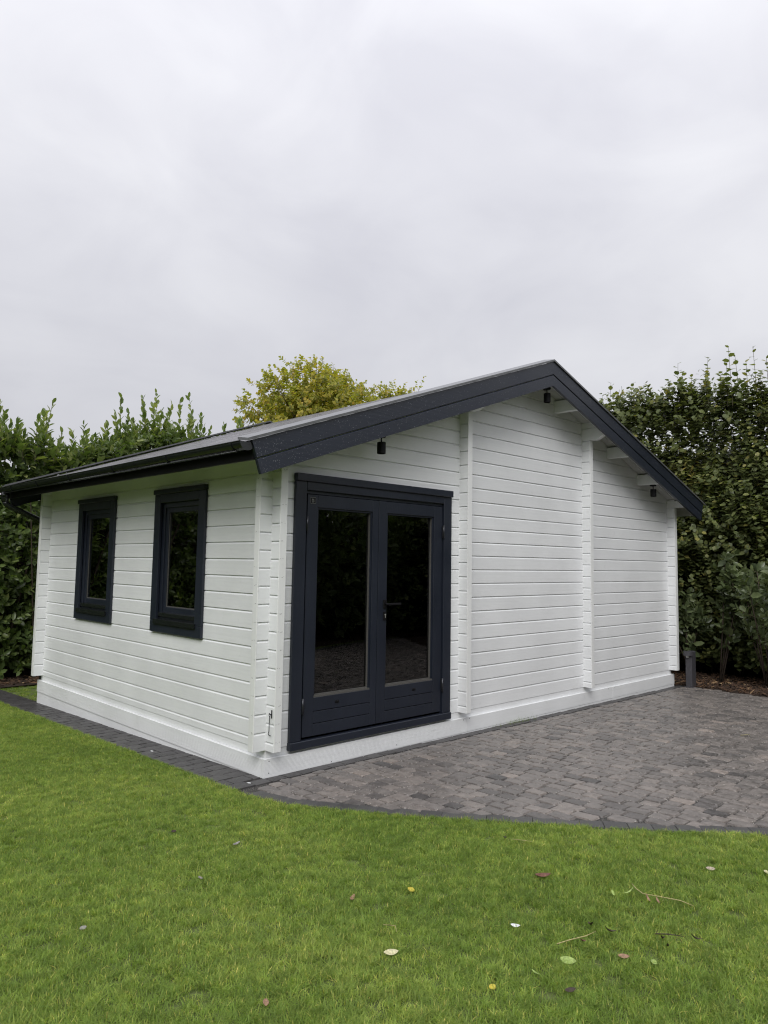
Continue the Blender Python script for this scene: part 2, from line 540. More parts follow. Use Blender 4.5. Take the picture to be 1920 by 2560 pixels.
# edge of the paving towards the lawn (outer line), from the path round the curved patio
CURVE = [(-0.335, -0.28), (-0.325, -0.42), (-0.295, -0.56), (-0.235, -0.70), (-0.155, -0.86), (-0.055, -1.05), (0.06, -1.25), (0.19, -1.46),
         (0.33, -1.67), (0.48, -1.89), (0.64, -2.115), (0.81, -2.35), (1.0, -2.605), (1.2, -2.86), (1.42, -3.12), (1.66, -3.38), (1.95, -3.66),
         (2.3, -3.95), (2.75, -4.27), (3.3, -4.6), (4.0, -4.95), (4.9, -5.3), (6.0, -5.6), (7.2, -5.75)]
def resample(pts, step):
    pts = [Vector((*q, 0)) for q in pts]
    out, acc = [pts[0]], 0.0
    for a, b in zip(pts, pts[1:]):
        d = (b - a).length
        pos = step - acc
        while pos < d:
            out.append(a + (b - a) * (pos / d)); pos += step
        acc = (acc + d) % step if pos - step <= d else acc
        acc = d - (pos - step)
    return out
CV = [Vector((*q, 0)) for q in CURVE]
def smooth_curve(pts, it=3):
    for _ in range(it):
        q = [pts[0]]
        for a, b in zip(pts, pts[1:]):
            q += [a * 0.75 + b * 0.25, a * 0.25 + b * 0.75]
        q.append(pts[-1]); pts = q
    return pts
CVS = smooth_curve(CV)
lawn_poly = [(-9.0, 9.0), (-0.345, 9.0), (-0.345, -0.28)] + [(q.x - 0.01, q.y - 0.008) for q in CVS[1:]] + [(7.2, -9), (-9, -9)]
def poly_obj(name, poly, mat, dz, kind="structure", label=None):
    bm = bmesh.new()
    vs = [bm.verts.new((x, y, zg(x, y) + dz)) for x, y in poly]
    bm.faces.new(vs)
    bmesh.ops.triangulate(bm, faces=bm.faces[:])
    bmesh.ops.recalc_face_normals(bm, faces=bm.faces)
    for f in bm.faces:
        if f.normal.z < 0: f.normal_flip()
    me = bpy.data.meshes.new(name); bm.to_mesh(me); bm.free(); me.materials.append(mat)
    return tag(put(name, me), label, kind=kind)
lawn = poly_obj("lawn", lawn_poly, M_lawn, -0.004, label="short mown lawn in front of the white cabin")
rear_poly = [(0.02, YB + 0.05), (0.0, 5.4), (-0.02, 6.2), (3.5, 6.3), (3.5, YB + 0.05)]
rear_lawn = poly_obj("rear_lawn", rear_poly, M_lawn, -0.006, label="strip of shaded grass behind the cabin")

# patio bed and path bed (sand between the stones)
MULCH_EDGE = [(6.86, 0.02), (6.85, -0.25), (6.77, -0.68), (6.66, -1.10), (6.52, -1.45), (6.42, -2.0), (6.42, -2.8), (6.5, -3.6), (6.7, -4.6), (7.2, -5.75)]
patio_poly = [(0.0, 0.03), (-0.27, 0.03)] + [(q.x + 0.01, q.y + 0.01) for q in CVS[:-1]] + [(x, y) for x, y in MULCH_EDGE[::-1]]
patio = poly_obj("patio", patio_poly, M_sand, -0.010, label="patio of tumbled grey brown cobbles beside the cabin")
path = poly_obj("path", [(-0.34, 9), (0.03, 9), (0.03, -0.1), (-0.34, -0.1)], M_sand, -0.012, label="narrow charcoal paver path along the window wall")
mulch_poly = MULCH_EDGE[::-1] + [(6.86, 1.0), (6.95, 9), (10.5, 9), (10.5, -5.75)]
mulch = poly_obj("mulch_bed", mulch_poly, M_mulch, -0.008, label="bark mulch bed under the right hand hedge")
mulch2 = poly_obj("mulch_bed", [(-7, 6.5), (-0.4, 6.5), (-0.40, 6.3), (0.0, 6.3), (3.5, 6.35), (6.9, 6.4), (6.9, 8.6), (-7, 8.6)], M_mulch, 0.003, label="leaf strewn soil bed under the rear laurel hedge")

mulch3 = poly_obj("mulch_bed", [(3.6, -5.0), (4.9, -5.42), (6.0, -5.72), (7.2, -5.87), (8.6, -5.9), (8.6, -7.2), (3.4, -6.6)], M_mulch, 0.004, label="bark mulch bed beyond the curved end of the patio")
def inside(poly):
    P = np.array(poly)
    def f(x, y):
        c = False
        j = len(P) - 1
        for i in range(len(P)):
            if (P[i, 1] > y) != (P[j, 1] > y) and x < (P[j, 0] - P[i, 0]) * (y - P[i, 1]) / (P[j, 1] - P[i, 1]) + P[i, 0]:
                c = not c
            j = i
        return c
    return f

# ---- stone shapes: an uneven octagon, bevelled, unit size, top at z = 0
def stone_variant(seed, ch=0.085, wob=0.028, ins=0.91):
    rr = random.Random(seed)
    c = ch
    out = [(-.5 + c, -.5), (.5 - c, -.5), (.5, -.5 + c), (.5, .5 - c), (.5 - c, .5), (-.5 + c, .5), (-.5, .5 - c), (-.5, -.5 + c)]
    out = [(x + rr.uniform(-wob, wob), y + rr.uniform(-wob, wob)) for x, y in out]
    vs = [(x, y, -1.0) for x, y in out] + [(x, y, -0.28 + rr.uniform(-.1, .1)) for x, y in out] + [(x * ins, y * ins, rr.uniform(-0.05, 0.05)) for x, y in out]
    vs.append((rr.uniform(-.1, .1), rr.uniform(-.1, .1), rr.uniform(0.02, 0.10)))
    fs = []
    for k in range(8):
        q = (k + 1) % 8
        fs += [(k, q, 8 + q, 8 + k), (8 + k, 8 + q, 16 + q, 16 + k), (16 + k, 16 + q, 24)]
    return np.array(vs), fs
STV = [stone_variant(i) for i in range(8)]
PAV = [stone_variant(100 + i, 0.02, 0.004, 0.965) for i in range(4)]

def proj_px(p):
    """photo pixel and depth of a world point (only used to pick which pieces become parts)"""
    d = np.asarray(p, float) - np.array(CAMP)
    z = d @ np.array(fw)
    return 977.2 + FPX * (d @ np.array(cr)) / z, 1248.6 - FPX * (d @ np.array(cu)) / z, z

def lay_stones(name, slots, variants, mat, parent, thick, limit):
    """slots: (cx, cy, sx, sy, rot, tone, dz). the `limit` largest in view become parts, the rest one joined part"""
    C = np.array([(s[0], s[1], zg(s[0], s[1])) for s in slots])
    px, py, dz = proj_px(C)
    vis = (dz > 0.3) & (px > -40) & (px < 1960) & (py < 2600)
    area = np.where(vis, np.array([s[2] * s[3] for s in slots]) / np.maximum(dz, .3) ** 3, 0)
    order = np.argsort(-area)
    chosen = set(int(i) for i in order[:limit] if area[i] > 0)
    meshes = {}
    V, LT, LP, TN, off = [], [], [], [], 0
    for i, s in enumerate(slots):
        k = i % len(variants)
        z = zg(s[0], s[1]) + s[6]
        R = Matrix.Translation((s[0], s[1], z)) @ Matrix.Rotation(s[4], 4, 'Z') @ Matrix.Rotation(random.uniform(-.006, .006) - 0.028, 4, 'X') @ Matrix.Rotation(random.uniform(-.008, .008), 4, 'Y') @ Matrix.Diagonal((s[2], s[3], thick, 1))
        if i in chosen:
            tb = int(min(5, s[5] * 6))
            key = (k, tb)
            if key not in meshes:
                vs, fs = variants[k]
                me = quick_mesh(name, vs, [len(f) for f in fs], [q for f in fs for q in f], mat, [(tb + .5) / 6] * len(fs))
                meshes[key] = me
            put(name, meshes[key], parent, R)
        else:
            vs, fs = variants[k]
            A = np.array(R)
            V.append(vs @ A[:3, :3].T + A[:3, 3])
            LT += [len(f) for f in fs]; LP += [q + off for f in fs for q in f]; TN += [s[5]] * len(fs); off += len(vs)
    if V:
        tag(put(name + "s", quick_mesh(name + "s", np.concatenate(V), LT, LP, mat, TN), parent), kind="stuff")

# cobbles: courses about 0.105 wide running away from the house, random lengths
in_patio = inside([(0.0, -0.135), (-0.20, -0.20)] + [(q.x + 0.125 * 0.8, q.y + 0.125 * 0.6) for q in CVS[1:-1]] + [(x - 0.02, y) for x, y in MULCH_EDGE[::-1]])
slots = []
x = -0.30
while x < 7.2:
    cw = random.uniform(0.098, 0.112)
    y = -0.135 - (random.uniform(0, 0.1) if x < 99 else 0)
    if x > -0.05:
        y = -0.135
    first = True
    while y > -6.0:
        ln = random.choice([0.115, 0.125, 0.14, 0.15, 0.165, 0.175]) + random.uniform(-.004, .004)
        if first: ln *= random.uniform(0.5, 1.0); first = False
        cx_, cy_ = x + cw / 2, y - ln / 2
        if in_patio(cx_, cy_):
            tn = min(1, max(0, random.gauss(0.56, 0.13)))
            if random.random() < 0.07: tn = random.uniform(0.12, 0.32)
            slots.append((cx_, cy_, cw - 0.007, ln - 0.007, random.gauss(0, 0.012), tn, random.gauss(0, 0.0018)))
        y -= ln
    x += cw
lay_stones("cobble", slots, STV, M_cobble, patio, 0.05, 300)

# pale grit washed into the joints
r2 = np.random.default_rng(5)
OCT = np.array([(1, 0, 0), (0, 1, 0), (-1, 0, 0), (0, -1, 0), (0, 0, .8), (0, 0, -.8)])
OF = [(0, 1, 4), (1, 2, 4), (2, 3, 4), (3, 0, 4), (1, 0, 5), (2, 1, 5), (3, 2, 5), (0, 3, 5)]
gv, gl = [], []
for _ in range(4200):
    q = slots[r2.integers(len(slots))]
    if r2.random() < .5: gx_, gy_ = q[0] + q[2] * r2.uniform(-.5, .5), q[1] + (q[3] * .5 + .003) * r2.choice([-1, 1])
    else: gx_, gy_ = q[0] + (q[2] * .5 + .003) * r2.choice([-1, 1]), q[1] + q[3] * r2.uniform(-.5, .5)
    if gx_ > 4.5 and r2.random() < .6: continue
    gr = r2.uniform(.0014, .0036)
    gl += [i + len(gv) * 6 for f in OF for i in f]
    gv.append(OCT * gr + np.array([gx_ + r2.normal(0, .003), gy_ + r2.normal(0, .003), zg(gx_, gy_) - .001 + r2.uniform(0, .004)]))
M_grit = plain("pale_grit", (0.50, 0.48, 0.44), 0.6)
tag(put("grit", quick_mesh("grit", np.concatenate(gv), [3] * (8 * len(gv)), gl, M_grit), patio), kind="stuff")

# charcoal border course along the gable
slots = []
x = -0.30
while x < 6.75:
    ln = 0.14
    slots.append((x + ln / 2, -0.078, ln - 0.004, 0.104, random.gauss(0, .004), random.random(), random.gauss(0.001, 0.001)))
    x += ln
lay_stones("border_paver", slots, PAV, M_paver, patio, 0.05, 300)

# edge blocks round the curve
slots = []
pts = resample([(q.x, q.y) for q in CVS], 0.139)
for a, b in zip(pts, pts[1:]):
    t = (b - a).normalized(); nrm = Vector((-t.y, t.x, 0))
    if nrm.x < 0: nrm = -nrm
    c = (a + b) / 2 + nrm * 0.062
    slots.append((c.x, c.y, (b - a).length + 0.001, 0.122, math.atan2(t.y, t.x), random.random(), random.gauss(0.002, 0.001)))
lay_stones("edge_block", slots, PAV, M_kerb, patio, 0.05, 300)

# path: rows across the path
slots = []
y, k = -0.125, 0
while y < 8.6:
    cuts = [-0.335, -0.17, 0.0] if k % 2 == 0 else [-0.335, -0.25, -0.085, 0.0]
    if y < 0.0: cuts = [-0.335, -0.17]
    for a, b in zip(cuts, cuts[1:]):
        b2 = min(b, -0.018) if y < YB + 0.02 else b
        slots.append(((a + b2) / 2, y + 0.07, b2 - a - 0.003, 0.137, random.gauss(0, .003), random.random(), random.gauss(0, 0.0009)))
    y += 0.14; k += 1
lay_stones("path_paver", slots, PAV, M_paver, path, 0.05, 300)

# ================================================================== THE CABIN
house = root("garden_cabin", (W_ / 2, L_ / 2, zg(W_ / 2, L_ / 2)), "white painted log cabin with charcoal trim, double door and pitched roof", "cabin")

RX, SLL, SLR = 3.328, 0.3549, 0.3416                     # ridge position, left and right slope
RZ = 3.568                                               # top of the front barge boards at the ridge
XL, XR = -0.415, 7.066                                   # eave ends of the barge boards
def ztop(x):
    return RZ - (RX - x) * SLL if x < RX else RZ - (x - RX) * SLR
UND = 0.083
def zund(x): return ztop(x) - UND
def xlim(z, side):                                       # where the roof underside has height z
    return RX - (RZ - UND - z) / SLL if side < 0 else RX + (RZ - UND - z) / SLR

CB, CT, CD = 0.0020, 0.0180, 0.0125                     # groove: lower and upper chamfer, depth
def log_profile(z0, z1, cb=True, ct=True):
    """(depth, z) outline, depth 0 = outer face"""
    q = []
    q += [(CD, z0), (0, z0 + CB)] if cb else [(0, z0)]
    q += [(0, z1 - CT), (CD, z1 - 0.0015), (CD + 0.001, z1)] if ct else [(0, z1)]
    q += [(T_ - 0.002, z1), (T_ - 0.002, z0)]
    return q

def log_y(z0, z1, y0, y1, x_out, sgn, parent, name="log", mat=M_white_y):
    """log along Y; outer face at x_out, body towards +X when sgn > 0"""
    pr = log_profile(z0, z1)
    m_ = MB().extrude(pr, lambda d, z: (x_out + sgn * d, y0, z), lambda d, z: (x_out + sgn * d, y1, z))
    return m_.build(name, mat, parent)

def log_x(z0, z1, x0f, x1f, y_out, sgn, parent, name="log", mat=M_white_x):
    pr = log_profile(z0, z1)
    m_ = MB().extrude(pr, lambda d, z: (x0f(z), y_out + sgn * d, z), lambda d, z: (x1f(z), y_out + sgn * d, z))
    return m_.build(name, mat, parent)

WIN = [(0.953, 1.877), (2.763, 3.705)]                  # window trims along Y
WZ0, WZ1 = 0.738, 2.05
DX0, DX1 = 0.20, 2.045                                   # door casing along X
NS = 17
# ---- side wall with the two windows
side_wall = MB()
for y0, y1, z0, z1 in [(T_, YB, -0.05, 0.7425), (T_, YB, 1.9575, 2.3), (T_, 1.03, 0.7425, 1.9575), (1.80, 2.84, 0.7425, 1.9575), (3.63, YB, 0.7425, 1.9575)]:
    side_wall.box(T_, T_ + 0.012, y0, y1, z0, z1)
side_wall = side_wall.build("side_wall", M_lining, house)
for k in range(0, NS + 1):
    z0, z1 = (k - 0.5) * P_, (k + 0.5) * P_
    if k == 0: z0 = 0.0
    if k == NS: z1 = zund(0.02) + 0.004
    cuts = [(-E_, YB + E_)]
    if z0 > 0.74 and z1 < 1.96:
        cuts = [(-E_, 1.03), (1.80, 2.84), (3.63, YB + E_)]
    for a, b in cuts:
        log_y(z0, z1, a, b, 0.0, 1, side_wall)
# ---- gable wall with the door
gable = MB()
gable.box(DX1 - 0.06, W_ - T_, T_, T_ + 0.012, -0.05, 2.3).box(T_, DX0 + 0.06, T_, T_ + 0.012, -0.05, 2.3)
gable.extrude([(T_, 2.3), (W_ - T_, 2.3), (RX, RZ - UND)], lambda a, z: (a, T_, z), lambda a, z: (a, T_ + 0.012, z))
gable.box(DX0 + 0.06, DX1 - 0.06, T_, T_ + 0.012, 2.03, 2.3)
gable = gable.build("gable_wall", M_lining, house)
for k in range(0, 26):
    z0, z1 = k * P_, (k + 1) * P_
    if z0 > RZ - UND - 0.02: break
    z1 = min(z1, RZ - UND - 0.004)
    def x0f(z): return max(-E_, xlim(z, -1))
    def x1f(z): return min(W_ + E_, xlim(z, 1))
    if z1 < 2.03:
        log_x(z0, z1, x0f, lambda z: DX0 + 0.06, 0.0, 1, gable)
        log_x(z0, z1, lambda z: DX1 - 0.06, x1f, 0.0, 1, gable)
    else:
        log_x(z0, z1, x0f, x1f, 0.0, 1, gable)
# ---- rear and right walls
rear = MB().extrude([(T_, -0.05), (W_ - T_, -0.05), (W_ - T_, 2.3), (RX, RZ - UND), (T_, 2.3)], lambda a, z: (a, L_ - 0.012, z), lambda a, z: (a, L_, z)).build("rear_wall", M_lining, house)
for k in range(0, 26):
    z0, z1 = k * P_, (k + 1) * P_
    if z0 > RZ - UND - 0.02: break
    z1 = min(z1, RZ - UND - 0.004)
    pr = log_profile(z0, z1)
    # seen from the front only by its log ends: groove on the face towards the camera as well
    prf = [(CD, z0), (0, z0 + CB), (0, z1 - CT), (CD, z1 - 0.0015), (CD + 0.001, z1), (T_ - CD - 0.001, z1), (T_ - CD, z1 - 0.0015), (T_, z1 - CT), (T_, z0 + CB), (T_ - CD, z0)]
    MB().extrude(prf, lambda d, z: (max(-E_, xlim(z, -1)), L_ + d, z), lambda d, z: (min(W_ + E_, xlim(z, 1)), L_ + d, z)).build("log", M_white_x, rear)
right = MB().box(W_ - T_ - 0.012, W_ - T_, T_, L_, -0.05, 2.3).build("right_wall", M_lining, house)
for k in range(0, NS + 1):
    z0, z1 = (k - 0.5) * P_, (k + 0.5) * P_
    if k == 0: z0 = 0.0
    if k == NS: z1 = zund(W_ - 0.02) + 0.004
    prf = [(CD, z0), (0, z0 + CB), (0, z1 - CT), (CD, z1 - 0.0015), (CD + 0.001, z1), (T_ - CD - 0.001, z1), (T_ - CD, z1 - 0.0015), (T_, z1 - CT), (T_, z0 + CB), (T_ - CD, z0)]
    MB().extrude(prf, lambda d, z: (W_ - T_ + d, -E_, z), lambda d, z: (W_ - T_ + d, YB + E_, z)).build("log", M_white_y, right)
# ---- two cross walls whose log ends show on the gable
for X0 in (2.188, 4.426):
    cw = MB().box(X0 + 0.012, X0 + T_ - 0.012, T_ + 0.015, 1.2, -0.04, 2.2).build("cross_wall", M_lining, house)
    top = zund(X0 + T_ / 2)
    k = 0
    while True:
        z0, z1 = (k - 0.5) * P_, (k + 0.5) * P_
        if k == 0: z0 = 0.0
        lim = 2.885
        if z0 > lim - 0.03: break
        z1 = min(z1, lim)
        prf = [(CD, z0), (0, z0 + CB), (0, z1 - CT), (CD, z1 - 0.0015), (CD + 0.001, z1), (T_ - CD - 0.001, z1), (T_ - CD, z1 - 0.0015), (T_, z1 - CT), (T_, z0 + CB), (T_ - CD, z0)]
        MB().extrude(prf, lambda d, z: (X0 + d, -E_, z), lambda d, z: (X0 + d, 0.02, z)).build("log", M_white_y, cw)
        k += 1
    # corbel: two longer logs with a slanted nose that carry the roof
    zb = lim + 0.001
    tp = top - 0.002
    mid = zb + 0.145
    MB().extrude([(0.02, zb), (-0.20, zb), (-0.292, zb + 0.05), (-0.292, mid - 0.004), (0.02, mid - 0.004)], lambda y, z: (X0 - 0.003, y, z), lambda y, z: (X0 + T_ + 0.003, y, z)).build("corbel", M_white_y, cw)
    MB().extrude([(0.02, mid), (-0.292, mid), (-0.292, tp), (0.02, tp)], lambda y, z: (X0 - 0.001, y, z), lambda y, z: (X0 + T_ + 0.001, y, z)).build("corbel", M_white_y, cw)
    MB().box(X0 - 0.002, X0 + T_ + 0.002, -E_ - 0.008, -E_ + 0.001, 0.001, lim - 0.002, 0.003).build("end_board", M_white_z, cw)
# ---- end boards that close the log ends at the corners
def endb(x0, x1, y0, y1, z0, z1, par):
    MB().box(x0, x1, y0, y1, z0, z1, 0.003).build("end_board", M_white_z, par)
zc = 2.17
endb(-E_ - 0.008, -E_ + 0.001, -0.002, T_ + 0.002, 0.001, zc, gable)
endb(-0.002, T_ + 0.002, -E_ - 0.008, -E_ + 0.001, 0.001, zc, side_wall)
endb(-E_ - 0.008, -E_ + 0.001, L_ - 0.002, YB + 0.002, 0.001, zc, rear)
endb(W_ - T_ - 0.002, W_ + 0.002, -E_ - 0.008, -E_ + 0.001, 0.001, 2.225, right)
# filler scars where the log joints meet the end boards
for k in range(1, 17):
    for (X, Y, ax) in ((-E_ - 0.0085, 0.0, 'y'), (0.0, -E_ - 0.0085, 'x')):
        if random.random() < 0.75:
            zz = (k if ax == 'y' else k - 0.5) * P_ + random.uniform(-.004, .004)
            s_ = MB()
            for q in range(3):
                a0 = random.uniform(0.006, 0.045); ln = random.uniform(0.004, 0.012); h = random.uniform(0.0008, 0.0018)
                z_ = zz + random.uniform(-.005, .005)
                if ax == 'y': s_.box(X - 0.0004, X + 0.001, Y + a0, Y + a0 + ln, z_, z_ + h)
                else: s_.box(X + a0, X + a0 + ln, Y - 0.0004, Y + 0.001, z_, z_ + h)
            s_.build("joint_scar", M_bead, gable if ax == 'y' else side_wall)

# ---- plinth
base = MB()
base.box(0.004, W_ - 0.004, 0.004, 0.06, -0.09, -0.0005).box(0.004, 0.06, 0.0605, YB - 0.004, -0.09, -0.0005).box(W_ - 0.06, W_ - 0.004, 0.0605, YB - 0.004, -0.09, -0.0005).box(0.061, W_ - 0.061, YB - 0.06, YB - 0.004, -0.09, -0.0005)
base = base.build("base_beam", M_white_x, house)
Q = 0.0259
PT, PB = -0.0559, -0.1922
def ribbed(x0, x1, y0, y1, z0, z1, along):
    pr, z = [], z0 + 0.010
    pr.append((0.0, z0)); pr.append((0.0, z))
    while z < z1 - 0.018:
        pr += [(0.0, z + 0.0056), (0.0010, z + 0.0064), (0.0010, z + 0.0078), (0.0, z + 0.0086)]; z += 0.0086
    pr += [(0.0, z1 - 0.002), (0.002, z1), (0.026, z1), (0.026, z0)]
    if along == 'x':
        m_ = MB().extrude(pr, lambda d, z: (x0, y0 + d, z), lambda d, z: (x1, y0 + d, z))
    else:
        m_ = MB().extrude(pr, lambda d, z: (x0 + d, y0, z), lambda d, z: (x0 + d, y1, z))
    m_.build("plinth_board", M_white_x if along == 'x' else M_white_y, base)
def plinth(x0, x1, y0, y1, z0, z1, mt):
    if mt is M_white_rib:
        return ribbed(x0, x1, y0, y1, z0, z1, 'x' if x1 - x0 > y1 - y0 else 'y')
    MB().box(x0, x1, y0, y1, z0, z1, 0.0025).build("plinth_board", mt, base)
M_rib_y = M_white_rib
plinth(-Q, 2.285, -Q, 0.003, PB, PT, M_white_rib)
plinth(2.287, 5.05, -Q, 0.003, PB, PT, M_white_x)
plinth(5.052, W_ + Q, -Q, 0.003, PB, PT, M_white_x)
plinth(0.05, W_ + Q - 0.003, -Q + 0.003, 0.0, -0.29, PB - 0.0015, M_white_x)
plinth(-Q, 0.003, 0.0035, YB + Q, PB, PT, M_white_rib)
plinth(-Q + 0.006, 0.0, 0.02, YB + Q - 0.002, -0.40, PB - 0.004, M_white_rib)
plinth(0.0035, W_ + Q, YB - 0.003, YB + Q, -0.40, PT, M_white_x)
plinth(W_ - 0.003, W_ + Q, 0.0035, YB - 0.0035, -0.40, PT, M_white_x)
sc_ = MB()
for X, Z in ((0.02, -0.075), (0.02, -0.16), (0.62, -0.18), (1.35, -0.165), (2.24, -0.075), (2.33, -0.07), (4.95, -0.072), (5.1, -0.072)):
    sc_.tube([(X, -Q - 0.0012, Z), (X, -Q + 0.002, Z)], 0.004, 8)
sc_.build("screw_head", M_hinge, base)
MB().box(0.01, W_ - 0.01, 0.07, L_, -0.07, -0.05).build("floor", M_lining, house)

# ---- door
YC = -0.030
cas = MB()
cas.box(DX0, DX0 + 0.107, YC, 0.0, 0.0265, 2.0335, 0.003).box(DX1 - 0.108, DX1, YC, 0.0, 0.0265, 2.0335, 0.003)
cas.box(DX0 + 0.1075, DX1 - 0.1085, YC - 0.001, 0.0, 1.967, 2.0335, 0.003)
door_casing = cas.build("door_casing", M_dark_z, house)
MB().box(DX0 - 0.004, DX1 + 0.005, YC - 0.018, 0.0, 2.034, 2.094, 0.004).build("head_board", M_dark_x, door_casing)
MB().box(DX0 - 0.002, DX1, YC - 0.014, 0.03, -0.034, 0.026, 0.004).build("threshold", M_dark_x, door_casing)
fr = MB()
fr.box(DX0 + 0.08, DX0 + 0.122, -0.006, 0.07, 0.0265, 2.0, 0.0).box(DX1 - 0.124, DX1 - 0.08, -0.006, 0.07, 0.0265, 2.0, 0.0).box(DX0 + 0.1225, DX1 - 0.1245, -0.005, 0.07, 1.942, 2.0)
fr.build("door_frame", M_dark_z, door_casing)
LZ0, LZ1, YL = 0.045, 1.936, -0.016
GZ0, GZ1 = 0.338, 1.836
def leaf(x0, x1, gx0, gx1, logo):
    D = MB()
    D.box(x0, gx0, YL, 0.035, LZ0, LZ1, 0.002).box(gx1, x1, YL, 0.035, LZ0, LZ1, 0.002)
    D.box(gx0 + 0.0003, gx1 - 0.0003, YL, 0.035, GZ1, LZ1, 0.0015)
    # bottom panel: three boards with open grooves between them
    for z0, z1 in ((LZ0, 0.1345), (0.1405, 0.2285), (0.2345, GZ0)):
        D.box(gx0 + 0.0003, gx1 - 0.0003, YL, 0.03, z0, z1, 0.0012)
    D.box(gx0 + 0.001, gx1 - 0.001, YL + 0.022, 0.028, 0.13, 0.24)
    d = D.build("door_leaf", M_dark_z, house)
    B = MB()
    b0 = 0.014
    B.box(gx0, gx0 + b0, YL + 0.012, 0.03, GZ0 + b0 + .0005, GZ1 - b0 - .0005).box(gx1 - b0, gx1, YL + 0.012, 0.03, GZ0 + b0 + .0005, GZ1 - b0 - .0005)
    B.box(gx0, gx1, YL + 0.012, 0.03, GZ1 - b0, GZ1)
    B.build("glazing_bead", M_dark_z, d)
    S = MB()
    S.box(gx0 + b0, gx1 - b0, YL + 0.020, 0.024, GZ0 + b0, GZ0 + b0 + 0.007).box(gx1 - b0 - 0.004, gx1 - b0, YL + 0.020, 0.024, GZ0 + b0 + 0.0075, GZ1 - b0 - 0.001)
    S.box(gx0, gx1, YL + 0.006, 0.03, GZ0, GZ0 + b0 - 0.0005)
    S.build("glazing_seal", M_bead, d)
    MB().box(gx0 + 0.004, gx1 - 0.004, 0.022, 0.026, GZ0 + 0.004, GZ1 - 0.004).build("glass_pane", M_glass, d)
    return d
d1 = leaf(0.327, 1.1015, 0.432, 1.033, True)
d2 = leaf(1.1065, 1.921, 1.208, 1.811, False)
for d, x_, zs in ((d1, 0.314, (1.70, 0.285)), (d2, 1.927, (1.70, 0.285))):
    for z_ in zs:
        h = MB().tube([(x_, YC - 0.004, z_ - 0.06), (x_, YC - 0.004, z_ + 0.06)], 0.0075, 10)
        h.box(x_ - 0.003, x_ + 0.003, YC - 0.003, YL + 0.002, z_ - 0.055, z_ + 0.055)
        h.build("hinge", M_hinge, d)
for d, x_ in ((d1, 0.672), (d2, 1.563)):
    v = MB().box(x_ - 0.022, x_ + 0.022, YL - 0.005, YL + 0.001, 0.272, 0.294, 0.003)
    v.box(x_ - 0.008, x_ + 0.012, YL - 0.012, YL - 0.004, 0.277, 0.289, 0.002)
    v.build("catch_plate", M_black, d)
hd = MB().box(1.168, 1.208, YL - 0.010, YL + 0.001, 1.010, 1.083, 0.003)
hd.tube([(1.188, YL - 0.008, 1.047), (1.188, YL - 0.045, 1.047)], 0.010, 12)
hd.box(1.180, 1.336, YL - 0.060, YL - 0.044, 1.037, 1.056, 0.003)
hd.build("handle", M_black, d2)
ky = MB().box(1.170, 1.206, YL - 0.010, YL + 0.001, 0.908, 0.981, 0.003)
ky.build("lock_plate", M_black, d2)
kc = MB().tube([(1.188, YL - 0.0125, 0.955), (1.188, YL - 0.008, 0.955)], 0.0075, 12)
kc.box(1.1855, 1.1905, YL - 0.0125, YL - 0.008, 0.930, 0.950)
kc.build("lock_cylinder", M_silver, d2)
pl_ = MB().box(0.352, 0.406, YL - 0.002, YL + 0.001, 1.863, 1.913)
pl_.build("maker_plate", M_black, d1)
mk = MB()
yl2, yl3 = YL - 0.0028, YL - 0.0018
for x0, x1, z0, z1 in ((0.352, 0.406, 1.911, 1.9125), (0.352, 0.406, 1.8635, 1.865), (0.352, 0.3535, 1.8655, 1.9105), (0.4045, 0.406, 1.8655, 1.9105),
                       (0.366, 0.3685, 1.883, 1.900), (0.369, 0.376, 1.8975, 1.900), (0.3745, 0.377, 1.890, 1.897), (0.379, 0.381, 1.886, 1.900), (0.3815, 0.392, 1.898, 1.900),
                       (0.3815, 0.392, 1.889, 1.891), (0.366, 0.392, 1.880, 1.8825), (0.368, 0.390, 1.8725, 1.874)):
    mk.box(x0, x1, yl2, yl3, z0, z1)
mk.build("maker_mark", M_silver, d1)

